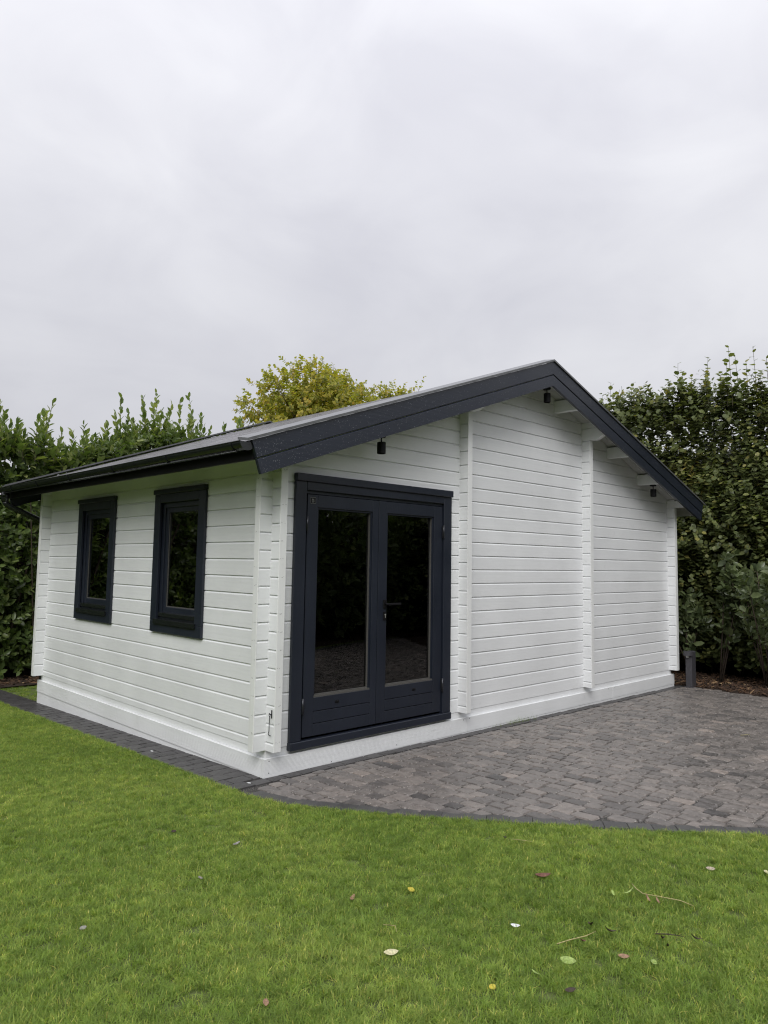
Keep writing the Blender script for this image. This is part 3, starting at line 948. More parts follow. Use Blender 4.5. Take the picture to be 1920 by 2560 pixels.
# ---- windows
for (y0, y1) in WIN:
    cw = 0.111
    win = MB()
    win.box(-0.026, 0.0, y0, y0 + cw, WZ0 + 0.1005, WZ1 - 0.0455, 0.003).box(-0.026, 0.0, y1 - cw, y1, WZ0 + 0.1005, WZ1 - 0.0455, 0.003)
    win.box(-0.026, 0.0, y0, y1, WZ0, WZ0 + 0.100, 0.003)
    win.box(-0.0255, 0.0, y0 + cw + 0.0005, y1 - cw - 0.0005, 1.925, WZ1 - 0.0455, 0.003)
    win = win.build("window", M_dark_z, house)
    MB().box(-0.042, 0.0, y0 - 0.005, y1 + 0.005, WZ1 - 0.045, WZ1, 0.004).build("head_board", M_dark_y, win)
    a, b, c, d = y0 + cw - 0.02, y1 - cw + 0.02, WZ0 + 0.09, 1.94
    f = MB()
    fwid = 0.062
    f.box(0.006, 0.06, a, a + fwid, c, d, 0.003).box(0.006, 0.06, b - fwid, b, c, d, 0.003).box(0.0065, 0.06, a + fwid + 0.0003, b - fwid - 0.0003, d - fwid, d, 0.003).box(0.0065, 0.06, a + fwid + 0.0003, b - fwid - 0.0003, c, c + fwid, 0.003)
    f.build("window_frame", M_dark_z, win)
    a2, b2, c2, d2_ = a + fwid - 0.012, b - fwid + 0.012, c + fwid + 0.02, d - fwid + 0.012
    s = MB(); sw_ = 0.058
    s.box(0.020, 0.065, a2, a2 + sw_, c2, d2_, 0.004).box(0.020, 0.065, b2 - sw_, b2, c2, d2_, 0.004).box(0.0205, 0.065, a2 + sw_ + 0.0003, b2 - sw_ - 0.0003, d2_ - sw_, d2_, 0.004).box(0.0205, 0.065, a2 + sw_ + 0.0003, b2 - sw_ - 0.0003, c2, c2 + sw_, 0.004)
    s.build("sash", M_dark_z, win)
    sl_ = MB(); b_ = 0.008
    ga, gb, gc, gd = a2 + sw_, b2 - sw_, c2 + sw_, d2_ - sw_
    sl_.box(0.030, 0.05, gb - b_, gb, gc, gd).box(0.030, 0.05, ga, gb - b_ - .0003, gc, gc + b_)
    sl_.build("glazing_seal", M_bead, win)
    MB().box(0.036, 0.041, ga - 0.004, gb + 0.004, gc - 0.004, gd + 0.004).build("glass_pane", M_glass2, win)
    db = MB()
    db.extrude([(0.030, c2 + 0.012), (-0.006, c2 + 0.002), (-0.006, c2 - 0.03), (0.030, c2 - 0.024)], lambda X, Z: (X, a + 0.008, Z), lambda X, Z: (X, b - 0.008, Z))
    db.build("drip_bar", M_gutter, win)
    db = MB()
    db.extrude([(0.02, c + 0.042), (-0.042, c + 0.026), (-0.042, c - 0.014), (0.0, c + 0.002)], lambda X, Z: (X, a - 0.004, Z), lambda X, Z: (X, b + 0.004, Z))
    db.build("sill_bar", M_gutter, win)

# ---- door stay hook on the corner logs
hk = MB()
hk.box(-0.004, 0.001, -0.079, -0.067, 0.245, 0.305, 0.002)
hk.tube([(-0.004, -0.073, 0.275), (-0.02, -0.070, 0.275)], 0.003, 8)
ring = [(-0.017, -0.068 + 0.008 * math.cos(t), 0.272 + 0.012 * math.sin(t)) for t in np.linspace(0, 2 * math.pi, 13)]
hk.tube(ring, 0.0022, 6, False)
hk.tube([(-0.017, -0.068, 0.26), (-0.014, -0.062, 0.19), (-0.012, -0.058, 0.15), (-0.012, -0.050, 0.135), (-0.012, -0.056, 0.125), (-0.010, -0.078, 0.122)], 0.0028, 8)
hk.build("stay_hook", M_black, side_wall)
MB().box(2.188 + T_ + 0.002, 2.188 + T_ + 0.008, -0.012, 0.0, 0.115, 0.14, 0.002).build("hook_eye", M_black, gable)

# ---- roof
YF, YR = -0.33, YB + 0.33
roof = MB()
def slab(m_, xa, xb, off0, off1, y0, y1):
    m_.extrude([(xa, ztop(xa) - off0), (xb, ztop(xb) - off0), (xb, ztop(xb) - off1), (xa, ztop(xa) - off1)], lambda X, Z: (X, y0, Z), lambda X, Z: (X, y1, Z))
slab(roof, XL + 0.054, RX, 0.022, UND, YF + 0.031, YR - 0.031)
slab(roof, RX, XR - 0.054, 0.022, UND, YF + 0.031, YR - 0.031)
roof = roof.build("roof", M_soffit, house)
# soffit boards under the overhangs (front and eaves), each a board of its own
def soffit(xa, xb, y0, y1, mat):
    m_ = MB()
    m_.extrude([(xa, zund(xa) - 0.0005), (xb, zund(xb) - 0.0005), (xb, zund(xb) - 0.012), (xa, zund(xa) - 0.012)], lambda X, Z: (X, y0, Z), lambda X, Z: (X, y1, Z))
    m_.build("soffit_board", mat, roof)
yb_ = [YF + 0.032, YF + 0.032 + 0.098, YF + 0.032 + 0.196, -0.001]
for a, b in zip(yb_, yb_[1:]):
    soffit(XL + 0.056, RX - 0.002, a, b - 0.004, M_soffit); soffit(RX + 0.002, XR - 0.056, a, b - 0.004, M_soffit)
# purlin ends
for X0 in (0.885, 1.62, 2.79, RX - 0.034, 3.845, 5.005, 5.79):
    zt = min(zund(X0), zund(X0 + 0.066)) - 0.013
    MB().box(X0, X0 + 0.066, -0.292, 0.02, zt - 0.135, zt, 0.003).build("purlin", M_white_y, roof)
for X0, nm in ((0.0, 1), (W_ - T_, 2)):
    zt = min(zund(X0), zund(X0 + T_)) - 0.013
    MB().box(X0 - 0.002, X0 + T_ + 0.002, -0.292, 0.0, 2.228, zt, 0.003).build("wall_plate", M_white_y, roof)
# barge boards
def barge(yo, yi, raindrops):
    for side in (-1, 1):
        sl_ = SLL if side < 0 else SLR
        ang = math.atan(sl_)
        cs, sn_ = math.cos(ang), math.sin(ang)
        xe = XL if side < 0 else XR
        for v0, v1, prof in ((0.0, 0.134, [(0, 0.0), (0, 0.134), (0.006, 0.1385), (0.03, 0.1385), (0.03, 0.0)]),
                             (0.152, 0.262, [(0.010, 0.1425), (0, 0.152), (0, 0.262), (0.03, 0.262), (0.03, 0.1425)])):
            yd = 1 if yo < yi else -1
            dy = 0.0
            def low(y, v): return (xe - side * v * cs * sn_, yo + yd * y, ztop(xe) - v * cs * cs)
            def high(y, v): return (RX, yo + yd * y, RZ - v)
            m_ = MB().extrude(prof, low, high)
            (ax, _, az), (bx, _, bz), (cx_, _, cz_), (dx_, _, dz_) = low(0, v0), high(0, v0), low(0, v1), high(0, v1)
            o = m_.build("barge_board", M_dark_x, house)
            if raindrops:
                V, LT, LP, n0 = [], [], [], 0
                nd = 650 if side < 0 else 420
                for _ in range(nd):
                    u = random.random() ** (1.3 if side < 0 else 1.0); v = random.random()
                    X = ax + (bx - ax) * u; zt_ = az + (bz - az) * u
                    X2 = cx_ + (dx_ - cx_) * u; zb_ = cz_ + (dz_ - cz_) * u
                    X, Z = X + (X2 - X) * v, zt_ + (zb_ - zt_) * v
                    r_ = 0.0007 + 0.0015 * random.random() ** 3
                    ring_ = [(X + r_ * math.cos(t), yo + dy - 0.0002, Z + r_ * 1.3 * math.sin(t)) for t in (0, 1.05, 2.1, 3.14, 4.19, 5.24)]
                    V += ring_ + [(X, yo + dy - r_ * 0.7, Z)]
                    for q in range(6):
                        LT.append(3); LP += [n0 + q, n0 + (q + 1) % 6, n0 + 6]
                    n0 += 7
                tag(put("raindrops", quick_mesh("raindrops", V, LT, LP, M_drop, None, True), o), kind="stuff")
        # flat cap on top of the barge
        xa = xe + side * 0.045
        m_ = MB()
        y_a, y_b = (yo - 0.014, yi + 0.085) if yo < yi else (yi - 0.085, yo + 0.014)
        ra, rb = (0.0, 0.020) if yo < yi else (0.020, 0.0)
        m_.extrude([(xa, ztop(xa) + 0.004), (RX, RZ + 0.004), (RX, RZ + 0.024), (xa, ztop(xa) + 0.024)], lambda X, Z: (X, y_a, Z + ra), lambda X, Z: (X, y_b, Z + rb))
        m_.build("barge_cap", M_capwet, house)
barge(YF, YF + 0.03, True)
barge(YR, YR - 0.03, False)
# eave fascia boards
MB().box(XL + 0.03, XL + 0.052, YF + 0.0305, YR - 0.0305, 2.108, ztop(XL + 0.03) - 0.020, 0.0).build("fascia", M_black, house)
MB().box(XR - 0.052, XR - 0.03, YF + 0.0305, YR - 0.0305, 2.13, ztop(XR - 0.03) - 0.020, 0.0).build("fascia", M_soffit, house)
# shingles: courses of overlapping tabs; the lowest courses on the window side are parts
EXPO, TAB = 0.145, 0.335
def shingle_course(side):
    xe = XL - 0.03 if side < 0 else XR + 0.03
    sl_ = SLL if side < 0 else SLR
    ang = math.atan(sl_)
    run = abs(RX - xe) / math.cos(ang)
    out = []
    n = int(run / EXPO) + 1
    for c in range(n):
        s0 = c * EXPO
        y = YF + 0.10 - (0.5 * TAB if c % 2 else 0) + random.uniform(-.02, .02)
        while y < YR - 0.1:
            a, b = max(y, YF + 0.03), min(y + TAB - 0.006, YR - 0.03)
            if b - a > 0.04: out.append((s0, a, b, c))
            y += TAB
    return out, ang, xe
sh, ang, xe = shingle_course(-1)
vs = np.array([(0, -.5, 0), (0, .5, 0), (0, .5, 1.0), (0, -.5, 1.0), (1, -.5, 0), (1, .5, 0), (1, .5, .8), (1, -.5, .8)])
fs = [(0, 3, 2, 1), (4, 5, 6, 7), (0, 1, 5, 4), (3, 7, 6, 2), (0, 4, 7, 3), (1, 2, 6, 5)]
tabm = quick_mesh("shingle", vs, [4] * 6, [q for f in fs for q in f], M_shingle, [0.0] * 6)
def tab_matrix(s0, a, b, side, ang, xe):
    u = s0 - 0.0
    X = xe + (-side) * u * math.cos(ang)
    Z = (RZ - abs(RX - xe) * math.tan(ang)) - 0.008 + u * math.sin(ang)
    ln = min(0.152, (abs(RX - xe) / math.cos(ang)) - u)
    jit = random.uniform(0, 0.0008)
    R = Matrix.Translation((X, (a + b) / 2, Z + jit)) @ Matrix(((-side * math.cos(ang), 0, side * math.sin(ang), 0), (0, 1, 0, 0), (math.sin(ang), 0, math.cos(ang), 0), (0, 0, 0, 1)))
    return R @ Matrix.Diagonal((ln, b - a, 0.006, 1))
rest = []
for i, (s0, a, b, c) in enumerate(sh):
    Mx = tab_matrix(s0, a, b, -1, ang, xe)
    if i < 300: put("shingle", tabm, roof, Mx)
    else: rest.append(Mx)
sh2, ang2, xe2 = shingle_course(1)
rest += [tab_matrix(s0, a, b, 1, ang2, xe2) for (s0, a, b, c) in sh2]
V, LT, LP, TN = [], [], [], []
for i, Mx in enumerate(rest):
    A = np.array(Mx)
    V.append(vs @ A[:3, :3].T + A[:3, 3])
    LT += [4] * 6; LP += [q + 8 * i for f in fs for q in f]; TN += [random.random()] * 6
tag(put("shingles", quick_mesh("shingles", np.concatenate(V), LT, LP, M_shingle, TN), roof), kind="stuff")
# gutter with brackets, end caps and the downpipe
GX, GZ, GR = XL - 0.030, 2.224, 0.057
def gut(y0, y1, r, name, th=0.003, a0=0.0, a1=math.pi):
    prof = []
    n = 14
    for k in range(n + 1):
        t = a0 + (a1 - a0) * k / n
        prof.append((GX - r * math.cos(t), GZ - r * math.sin(t)))
    for k in range(n, -1, -1):
        t = a0 + (a1 - a0) * k / n
        prof.append((GX - (r - th) * math.cos(t), GZ - (r - th) * math.sin(t)))
    V = [(X, y0, Z) for X, Z in prof] + [(X, y1, Z) for X, Z in prof]
    N_ = len(prof); h_ = n + 1
    F = [(i, (i + 1) % N_, N_ + (i + 1) % N_, N_ + i) for i in range(N_)]
    F += [(k, k + 1, N_ - 2 - k, N_ - 1 - k) for k in range(n)] + [(N_ + k, N_ + k + 1, 2 * N_ - 2 - k, 2 * N_ - 1 - k) for k in range(n)]
    return MB().add(V, F)
gutter = gut(YF + 0.02, YR - 0.02, GR, "gutter").build("gutter", M_gutter, house)
gb = MB().tube([(GX - GR, YF + 0.02, GZ + 0.002), (GX - GR, YR - 0.02, GZ + 0.002)], 0.0055, 8)
gb.build("gutter_bead", M_gutter, gutter)
lp_ = MB().tube([(GX - 0.03, YF + 0.10, GZ - GR - 0.006), (GX - 0.03, YR - 0.05, GZ - GR - 0.006)], 0.006, 8)
lp_.build("gutter_lip", M_gutter, gutter)
for yb in (-0.20, 0.76, 1.78, 2.80, 3.71, 4.55):
    g_ = gut(yb, yb + 0.03, GR + 0.006, "b", 0.006)
    g_.box(GX + GR - 0.002, XL + 0.03, yb + 0.003, yb + 0.027, GZ - 0.05, GZ + 0.004)
    g_.build("gutter_bracket", M_gutter, gutter)
for yy in (YF + 0.012, YR - 0.02):
    ec = MB()
    prof = [(GX - (GR + 0.003) * math.cos(t), GZ - (GR + 0.003) * math.sin(t)) for t in np.linspace(0, math.pi, 15)]
    ec.extrude(prof, lambda X, Z: (X, yy, Z), lambda X, Z: (X, yy + 0.008, Z))
    ec.build("end_cap", M_gutter, gutter)
yo_ = YR - 0.10
dp = MB().tube([(GX, yo_, GZ - 0.04), (GX, yo_, GZ - 0.16)], 0.042, 14)
dp.tube([(GX, yo_, GZ - 0.06), (GX, yo_, GZ - 0.10)], 0.048, 14)
dp.tube([(GX, yo_, GZ - 0.15), (GX + 0.015, yo_, GZ - 0.185), (GX + 0.06, yo_, GZ - 0.215), (0.02, yo_ - 0.04, 1.83), (0.07, yo_ - 0.05, 1.79), (0.08, yo_ - 0.055, 1.72), (0.08, yo_ - 0.06, zg(0, 5) + 0.03)], 0.035, 14)
dp.build("downpipe", M_gutter, house)
cb_ = MB().tube([(-0.23, yo_ - 0.06, 2.05), (-0.05, yo_ - 0.09, 1.985), (0.02, yo_ - 0.11, 1.955)], 0.004, 6).build("cable", M_bead, house)

# ---- spotlights under the gable roof
def spotlight():
    r_ = root("spotlight", (0, 0, 0), "small black cylinder spotlight under the roof edge above the double door", "spotlight", "black spotlights under the gable roof")
    MB().lathe([(0.0, 0.0), (0.042, 0.0), (0.042, -0.014), (0.036, -0.022), (0.0, -0.022)], 0, 0, 20).build("base_plate", M_black, r_)
    MB().tube([(0, 0, -0.02), (0.002, 0, -0.05), (0.004, 0, -0.075)], 0.006, 8).build("arm", M_black, r_)
    MB().lathe([(0.0, -0.062), (0.034, -0.062), (0.037, -0.065), (0.037, -0.158), (0.034, -0.160), (0.031, -0.160), (0.031, -0.150), (0.0, -0.150)], 0.004, 0, 24).build("lamp_body", M_black, r_)
    return r_
sp_ = spotlight()
spots = [(0.955, -0.185, "small black cylinder spotlight under the roof edge above the double door"), (3.395, -0.20, "small black cylinder spotlight hanging at the roof peak"), (5.86, -0.185, "small black cylinder spotlight low on the right roof slope, near the hedge")]
for i, (X, Y, lab) in enumerate(spots):
    zt = {0: 2.475, 1: 3.318, 2: 2.478}[i]
    Mx = Matrix.Translation((X, Y, zt))
    if i == 0:
        sp_.matrix_world = Mx; WM[sp_.name] = Mx; sp_["label"] = lab
    else:
        copy_tree(sp_, Mx, lab)

# ================================================================== BOLLARD LIGHT
bx_, by_ = 6.80, -0.22
bz_ = zg(bx_, by_)
bol = root("bollard_light", (bx_, by_, bz_), "short dark grey bollard light with a side head at the patio corner", "bollard light")
p = MB().box(bx_ - 0.06, bx_ + 0.075, by_ - 0.045, by_ + 0.045, bz_ - 0.005, bz_ + 0.485, 0.008)
p.build("post", M_bollard, bol)
MB().box(bx_ - 0.075, bx_ + 0.09, by_ - 0.06, by_ + 0.06, bz_ - 0.004, bz_ + 0.008, 0.002).build("foot", M_bollard, bol)
hp = [(-0.062, -0.05), (0.0, -0.05)]
head = MB()
prof = [(bx_ - 0.055 - 0.075 * math.sin(t), by_ + 0.062 * math.cos(t)) for t in np.linspace(0, math.pi, 13)]
head.extrude(prof, lambda X, Y: (X, Y, bz_ + 0.428), lambda X, Y: (X, Y, bz_ + 0.488))
head.build("lamp_head", M_bollard, bol)
MB().lathe([(0.0, bz_ + 0.40), (0.020, bz_ + 0.405), (0.026, bz_ + 0.426), (0.0, bz_ + 0.4275)], bx_ - 0.085, by_, 14).build("lamp_lens", M_lampglass, bol)

# ================================================================== PLANTS
LEAF_V = np.array([(0, 0, 0), (.30, .42, .07), (.70, .40, .05), (1, 0, -.06), (.70, -.40, .05), (.30, -.42, .07), (.5, 0, 0)])
LEAF_F = [(0, 6, 2, 1), (6, 3, 2), (0, 5, 4, 6), (6, 4, 3)]
ROUND_V = np.array([(0, 0, 0), (.18, .40, .04), (.62, .50, .06), (1, 0, -.08), (.62, -.50, .06), (.18, -.40, .04), (.5, 0, 0)])

def nrm(a):
    return a / np.maximum(np.linalg.norm(a, axis=-1, keepdims=True), 1e-9)

def shoots(base, dirs, length, n, L0, wid, a_lo=35, a_hi=75, droop=0.0, two_rank=False, tone_mu=0.45, tone_sd=0.2, flat=0.0):
    """leaves set along shoots. returns centre, frames (3x3: along, side, normal scaled), tones"""
    S = len(base)
    base, dirs, length = np.asarray(base), nrm(np.asarray(dirs)), np.asarray(length)
    j = np.arange(n)[None, :, None]
    t = ((j + 0.6) / n)
    pos = base[:, None, :] + dirs[:, None, :] * (length[:, None, None] * t)
    ref = np.where(np.abs(dirs[:, 2:3]) > 0.9, np.array([[1.0, 0, 0]]), np.array([[0, 0, 1.0]]))
    u = nrm(np.cross(dirs, ref)); v = np.cross(dirs, u)
    ph = rng.uniform(0, 6.28, (S, 1, 1))
    az = ph + (j * math.pi if two_rank else j * 2.3999) + rng.normal(0, 0.35, (S, n, 1))
    rad = u[:, None, :] * np.cos(az) + v[:, None, :] * np.sin(az)
    a = np.radians(a_hi + (a_lo - a_hi) * t + rng.normal(0, 12, (S, n, 1)))
    ld = nrm(dirs[:, None, :] * np.cos(a) + rad * np.sin(a) - np.array([0, 0, droop]))
    nm = dirs[:, None, :] + rng.normal(0, 0.28, (S, n, 3)) + np.array([0, 0, flat])
    nm = nrm(nm - ld * np.sum(nm * ld, -1, keepdims=True))
    sd = np.cross(nm, ld)
    Ls = L0 * rng.uniform(0.7, 1.15, (S, n, 1)) * (1.05 - 0.35 * t)
    A = np.stack([ld * Ls, sd * Ls * wid, nm * Ls], -1)
    tone = np.clip(rng.normal(tone_mu, tone_sd, (S, n)) + rng.normal(0, 0.08, (S, 1)), 0, 1)
    return pos.reshape(-1, 3), A.reshape(-1, 3, 3), tone.reshape(-1)

def behind_house(p):
    """True where the cabin hides the point from the camera"""
    c = np.array(CAMP)
    hid = np.zeros(len(p), bool)
    for t in np.linspace(0.05, 0.99, 70):
        q = c + (p - c) * t
        x, y, z = q.T
        zt = np.where(x < RX, RZ - (RX - x) * SLL, RZ - (x - RX) * SLR) + 0.02
        hid |= (x > 0) & (x < W_) & (y > 0) & (y < YB) & (z < zt)
        hid |= (x > XL - .08) & (x < XR) & (y > YF) & (y < YR) & (z < zt) & (z > zt - 0.28)
    return hid

def foliage(parts, mat, parent, limit=300, V0=LEAF_V, stuff_name="foliage"):
    pos = np.concatenate([q[0] for q in parts]); A = np.concatenate([q[1] for q in parts]); tone = np.concatenate([q[2] for q in parts])
    keep = pos[:, 2] > zgv(pos[:, 0], pos[:, 1]) + 0.02
    pos, A, tone = pos[keep], A[keep], tone[keep]
    cen = pos + A[:, :, 0] * 0.5
    px, py, dz = proj_px(cen)
    sz = np.linalg.norm(A[:, :, 0], axis=1) * FPX / np.maximum(dz, .5)
    ok = (dz > 0.5) & (px > 0) & (px < 1920) & (py > 0) & (py < 2560)
    idx = np.nonzero(ok)[0]
    chosen = np.zeros(len(pos), bool)
    if limit and len(idx):
        cell = {}
        for i in idx[np.argsort(dz[idx])]:
            k = (int(px[i] // 13), int(py[i] // 13))
            if k not in cell: cell[k] = i
        cand = np.array(list(cell.values()))
        cand = cand[~behind_house(cen[cand])]
        vn = nrm(np.array(CAMP) - cen[cand])
        face = np.abs(np.sum(nrm(A[cand][:, :, 2]) * vn, -1))
        sc_ = sz[cand] * (0.35 + face)
        cand = cand[np.argsort(-sc_)][:limit]
        chosen[cand] = True
        meshes = []
        for b in range(6):
            me = quick_mesh("leaf", V0, [len(f) for f in LEAF_F], [q for f in LEAF_F for q in f], mat, [(b + .5) / 6] * 4, True)
            meshes.append(me)
        for i in cand:
            Mx = Matrix.Identity(4)
            for r_ in range(3):
                for c_ in range(3): Mx[r_][c_] = float(A[i, r_, c_])
                Mx[r_][3] = float(pos[i, r_])
            put("leaf", meshes[int(min(5, tone[i] * 6))], parent, Mx)
    rest = ~chosen
    P, B, TN = pos[rest], A[rest], tone[rest]
    VV = np.einsum('nij,kj->nki', B, V0) + P[:, None, :]
    nV = len(V0)
    lp = np.array([q for f in LEAF_F for q in f])
    LP = (lp[None, :] + (np.arange(len(P)) * nV)[:, None]).ravel()
    LT = np.tile([len(f) for f in LEAF_F], len(P))
    me = quick_mesh(stuff_name, VV.reshape(-1, 3), LT, LP, mat, np.repeat(TN, 4), True)
    tag(put(stuff_name, me, parent), kind="stuff")
    return len(pos)

def stems(name, base, dirs, length, r, parent, mat, n=4):
    S = len(base)
    d = nrm(np.asarray(dirs)); b = np.asarray(base)
    ref = np.where(np.abs(d[:, 2:3]) > 0.9, np.array([[1.0, 0, 0]]), np.array([[0, 0, 1.0]]))
    u = nrm(np.cross(d, ref)); v = np.cross(d, u)
    a = np.arange(n) * 2 * math.pi / n
    ring = u[:, None, :] * np.cos(a)[None, :, None] + v[:, None, :] * np.sin(a)[None, :, None]
    R = np.broadcast_to(np.asarray(r, float).reshape(-1, 1, 1), (S, 1, 1))
    lo = b[:, None, :] + ring * R
    hi = b[:, None, :] + d[:, None, :] * np.asarray(length)[:, None, None] + ring * R * 0.45
    V = np.concatenate([lo, hi], 1).reshape(-1, 3)
    q = np.array([[k, (k + 1) % n, n + (k + 1) % n, n + k] for k in range(n)]).ravel()
    LP = (q[None, :] + (np.arange(S) * 2 * n)[:, None]).ravel()
    me = quick_mesh(name, V, np.full(S * n, 4), LP, mat, None, True)
    return tag(put(name, me, parent), kind="stuff")

# ---- rear laurel hedge
hedge = root("laurel_hedge", (0, 7.4, zg(0, 7.4)), "tall glossy laurel hedge behind the cabin with ragged new shoots on top", "hedge")
FY = 6.75
TRX = [-6.5, -1.0, 0.03, 0.4, 0.65, 0.9, 1.2, 1.5, 1.82, 2.15, 2.5, 2.87, 3.27, 3.6, 4.1, 5.0, 6.5]
TRZ = [3.3, 3.3, 3.2, 3.18, 3.14, 2.98, 3.06, 3.2, 3.34, 3.46, 3.60, 3.58, 3.48, 3.44, 3.55, 3.5, 3.4]
def top_rear(x):
    return np.interp(x, TRX, TRZ) - 0.10
n_ = 3900
bx = rng.uniform(-6.5, 5.6, n_); bz = rng.uniform(-0.15, 1, n_) * 3.1
bz = zgv(bx, FY) + 0.12 + rng.random(n_) * (top_rear(bx) - zgv(bx, FY) - 0.12)
depth = np.abs(rng.normal(0, 0.22, n_))
by = FY + 0.22 + depth + 0.10 * np.sin(bx * 2.1) + 0.08 * np.sin(bz * 3 + bx)
B1 = np.stack([bx, by, bz], 1)
D1 = np.stack([rng.normal(0, .45, n_), -np.abs(rng.normal(.75, .3, n_)), rng.normal(.55, .35, n_)], 1)
f1 = shoots(B1, D1, rng.uniform(.18, .36, n_), 9, 0.150, 0.54, 30, 70)
n_ = 1500                                                # inner leaves, darker in tone
bx = rng.uniform(-6.5, 6, n_); bz = zgv(bx, 7.3) + 0.3 + rng.random(n_) * (top_rear(bx) + 0.0 - zgv(bx, 7) - 0.3)
B2 = np.stack([bx, rng.uniform(7.1, 7.9, n_), bz], 1)
D2 = rng.normal(0, 1, (n_, 3)); D2[:, 2] = np.abs(D2[:, 2])
f2 = shoots(B2, D2, rng.uniform(.2, .4, n_), 10, 0.15, 0.5, 40, 80, tone_mu=.25)
n_ = 430                                                 # new growth on top
bx = rng.uniform(-3, 5.6, n_)
B3 = np.stack([bx, rng.uniform(6.8, 7.7, n_), top_rear(bx) - 0.18 + rng.uniform(-.1, .12, n_)], 1)
D3 = np.stack([rng.normal(0, .16, n_), rng.normal(0, .16, n_), np.ones(n_)], 1)
l3 = rng.uniform(.18, .38, n_)
f3 = shoots(B3, D3, l3, 11, 0.165, 0.52, 18, 55, tone_mu=.62)
tips = [(0.08, 3.69), (0.0, 3.5), (0.23, 3.42), (0.30, 3.36), (0.50, 3.5), (0.58, 3.62), (0.66, 3.83), (0.73, 3.6), (0.80, 3.35), (1.22, 3.40), (1.26, 3.51), (1.40, 3.42), (1.53, 3.56), (1.70, 3.59), (1.82, 3.75), (1.93, 4.10), (2.02, 3.85), (2.12, 3.7), (2.25, 3.9),
        (2.33, 4.12), (2.42, 3.95), (2.55, 4.29), (2.63, 4.05), (2.72, 3.9), (2.87, 4.13), (3.0, 3.9), (3.12, 3.95), (3.26, 4.30), (3.36, 4.0), (3.48, 3.8), (3.9, 3.9), (4.08, 3.93), (4.15, 4.05), (4.3, 4.1)]
tall = np.array([(x, z - float(top_rear(x)) + 0.22) for x, z in tips])
B4 = np.stack([tall[:, 0], rng.uniform(6.85, 7.2, len(tall)), top_rear(tall[:, 0]) - 0.22], 1)
D4 = np.stack([rng.normal(0, .07, len(tall)), rng.normal(0, .08, len(tall)), np.ones(len(tall))], 1)
f4 = shoots(B4, D4, tall[:, 1], 19, 0.165, 0.54, 22, 60, tone_mu=.72)
fs4 = shoots(B4 + np.array([0.05, 0, .1]), D4 + rng.normal(0, .25, D4.shape), tall[:, 1] * .6, 12, 0.15, 0.52, 20, 58, tone_mu=.65)
foliage([f1, f2, f3, f4, fs4], M_laurel, hedge, 300)
stems("shoot_stems", np.concatenate([B3, B4, B1[::3]]), np.concatenate([D3, D4, D1[::3]]), np.concatenate([l3, tall[:, 1], np.full(len(B1[::3]), .25)]), 0.006, hedge, M_twig)
n_ = 150
bx = rng.uniform(-6.5, 6, n_); B = np.stack([bx, rng.uniform(7.1, 7.7, n_), zgv(bx, 7.3) - 0.05], 1)
stems("trunk_stems", B, np.stack([rng.normal(0, .12, n_), rng.normal(-.05, .1, n_), np.ones(n_)], 1), rng.uniform(2.2, 3.2, n_), rng.uniform(.012, .03, n_), hedge, M_bark, 6)
hb = MB().box(-6.5, 6.4, 8.05, 8.45, zg(0, 8) - 0.05, 2.3)
hb.build("hedge_light_block", M_bark, hedge)  # solid dark slab added to block light through the hedge

# ---- right hedge of round leaves
hz = root("round_leaf_hedge", (8.6, 0, zg(8.6, 0)), "tall dense round leaved hedge standing right of the cabin, turning yellow in places", "hedge")
FX = 7.85
def top_right(y):
    return 4.08 + 0.06 * np.sin(y * 1.9) + 0.05 * np.sin(y * 4.7 + 1) - 0.04 * y
def right_wall_shoots(n_, y0, y1, n_leaf, L0):
    y = rng.uniform(y0, y1, n_)
    z0 = zgv(FX, y) + 0.15
    z = z0 + rng.random(n_) * (top_right(y) - z0)
    dep = np.abs(rng.normal(0, 0.25, n_))
    x = FX + 0.12 + dep + 0.12 * np.sin(y * 2.3 + 1) + 0.1 * np.sin(z * 2.6 + y)
    Bq = np.stack([x, y, z], 1)
    Dq = np.stack([-np.abs(rng.normal(.5, .3, n_)), rng.normal(-.1, .35, n_), np.abs(rng.normal(.8, .3, n_))], 1)
    mu = 0.42 + 0.28 * np.exp(-((z - 2.75) / 0.4) ** 2) * np.exp(-((y - 0.4) / 0.5) ** 2)
    f = shoots(Bq, Dq, rng.uniform(.22, .42, n_), n_leaf, L0, 0.86, 55, 85, two_rank=True, flat=0.75, droop=0.12)
    tn = np.clip(f[2] + np.repeat(mu - 0.42, n_leaf) - 0.03, 0, 1)
    return (f[0], f[1], tn), Bq, Dq
fr1, B1, D1 = right_wall_shoots(4900, -2.2, 3.4, 10, 0.102)
fr2, _, _ = right_wall_shoots(2400, -10.5, -2.2, 8, 0.115)
fr3, _, _ = right_wall_shoots(700, 3.4, 9, 8, 0.11)
n_ = 2900
y = rng.uniform(-10, 8, n_); z = zgv(FX, y) + .3 + rng.random(n_) * (top_right(y) - .4)
f2 = shoots(np.stack([rng.uniform(8.3, 9.1, n_), y, z], 1), rng.normal(0, 1, (n_, 3)) + np.array([0, 0, .6]), rng.uniform(.2, .4, n_), 9, 0.12, 0.85, 50, 85, tone_mu=.3)
n_ = 380                                                 # thin upright shoots on top
y = rng.uniform(-3.0, 3.6, n_)
B3 = np.stack([rng.uniform(7.95, 8.9, n_), y, top_right(y) - 0.25 + rng.uniform(-.15, .1, n_)], 1)
D3 = np.stack([rng.normal(0, .10, n_), rng.normal(0, .10, n_), np.ones(n_)], 1)
l3 = rng.uniform(.2, .45, n_)
f3 = shoots(B3, D3, l3, 11, 0.115, 0.88, 60, 86, flat=.9, tone_mu=.5)
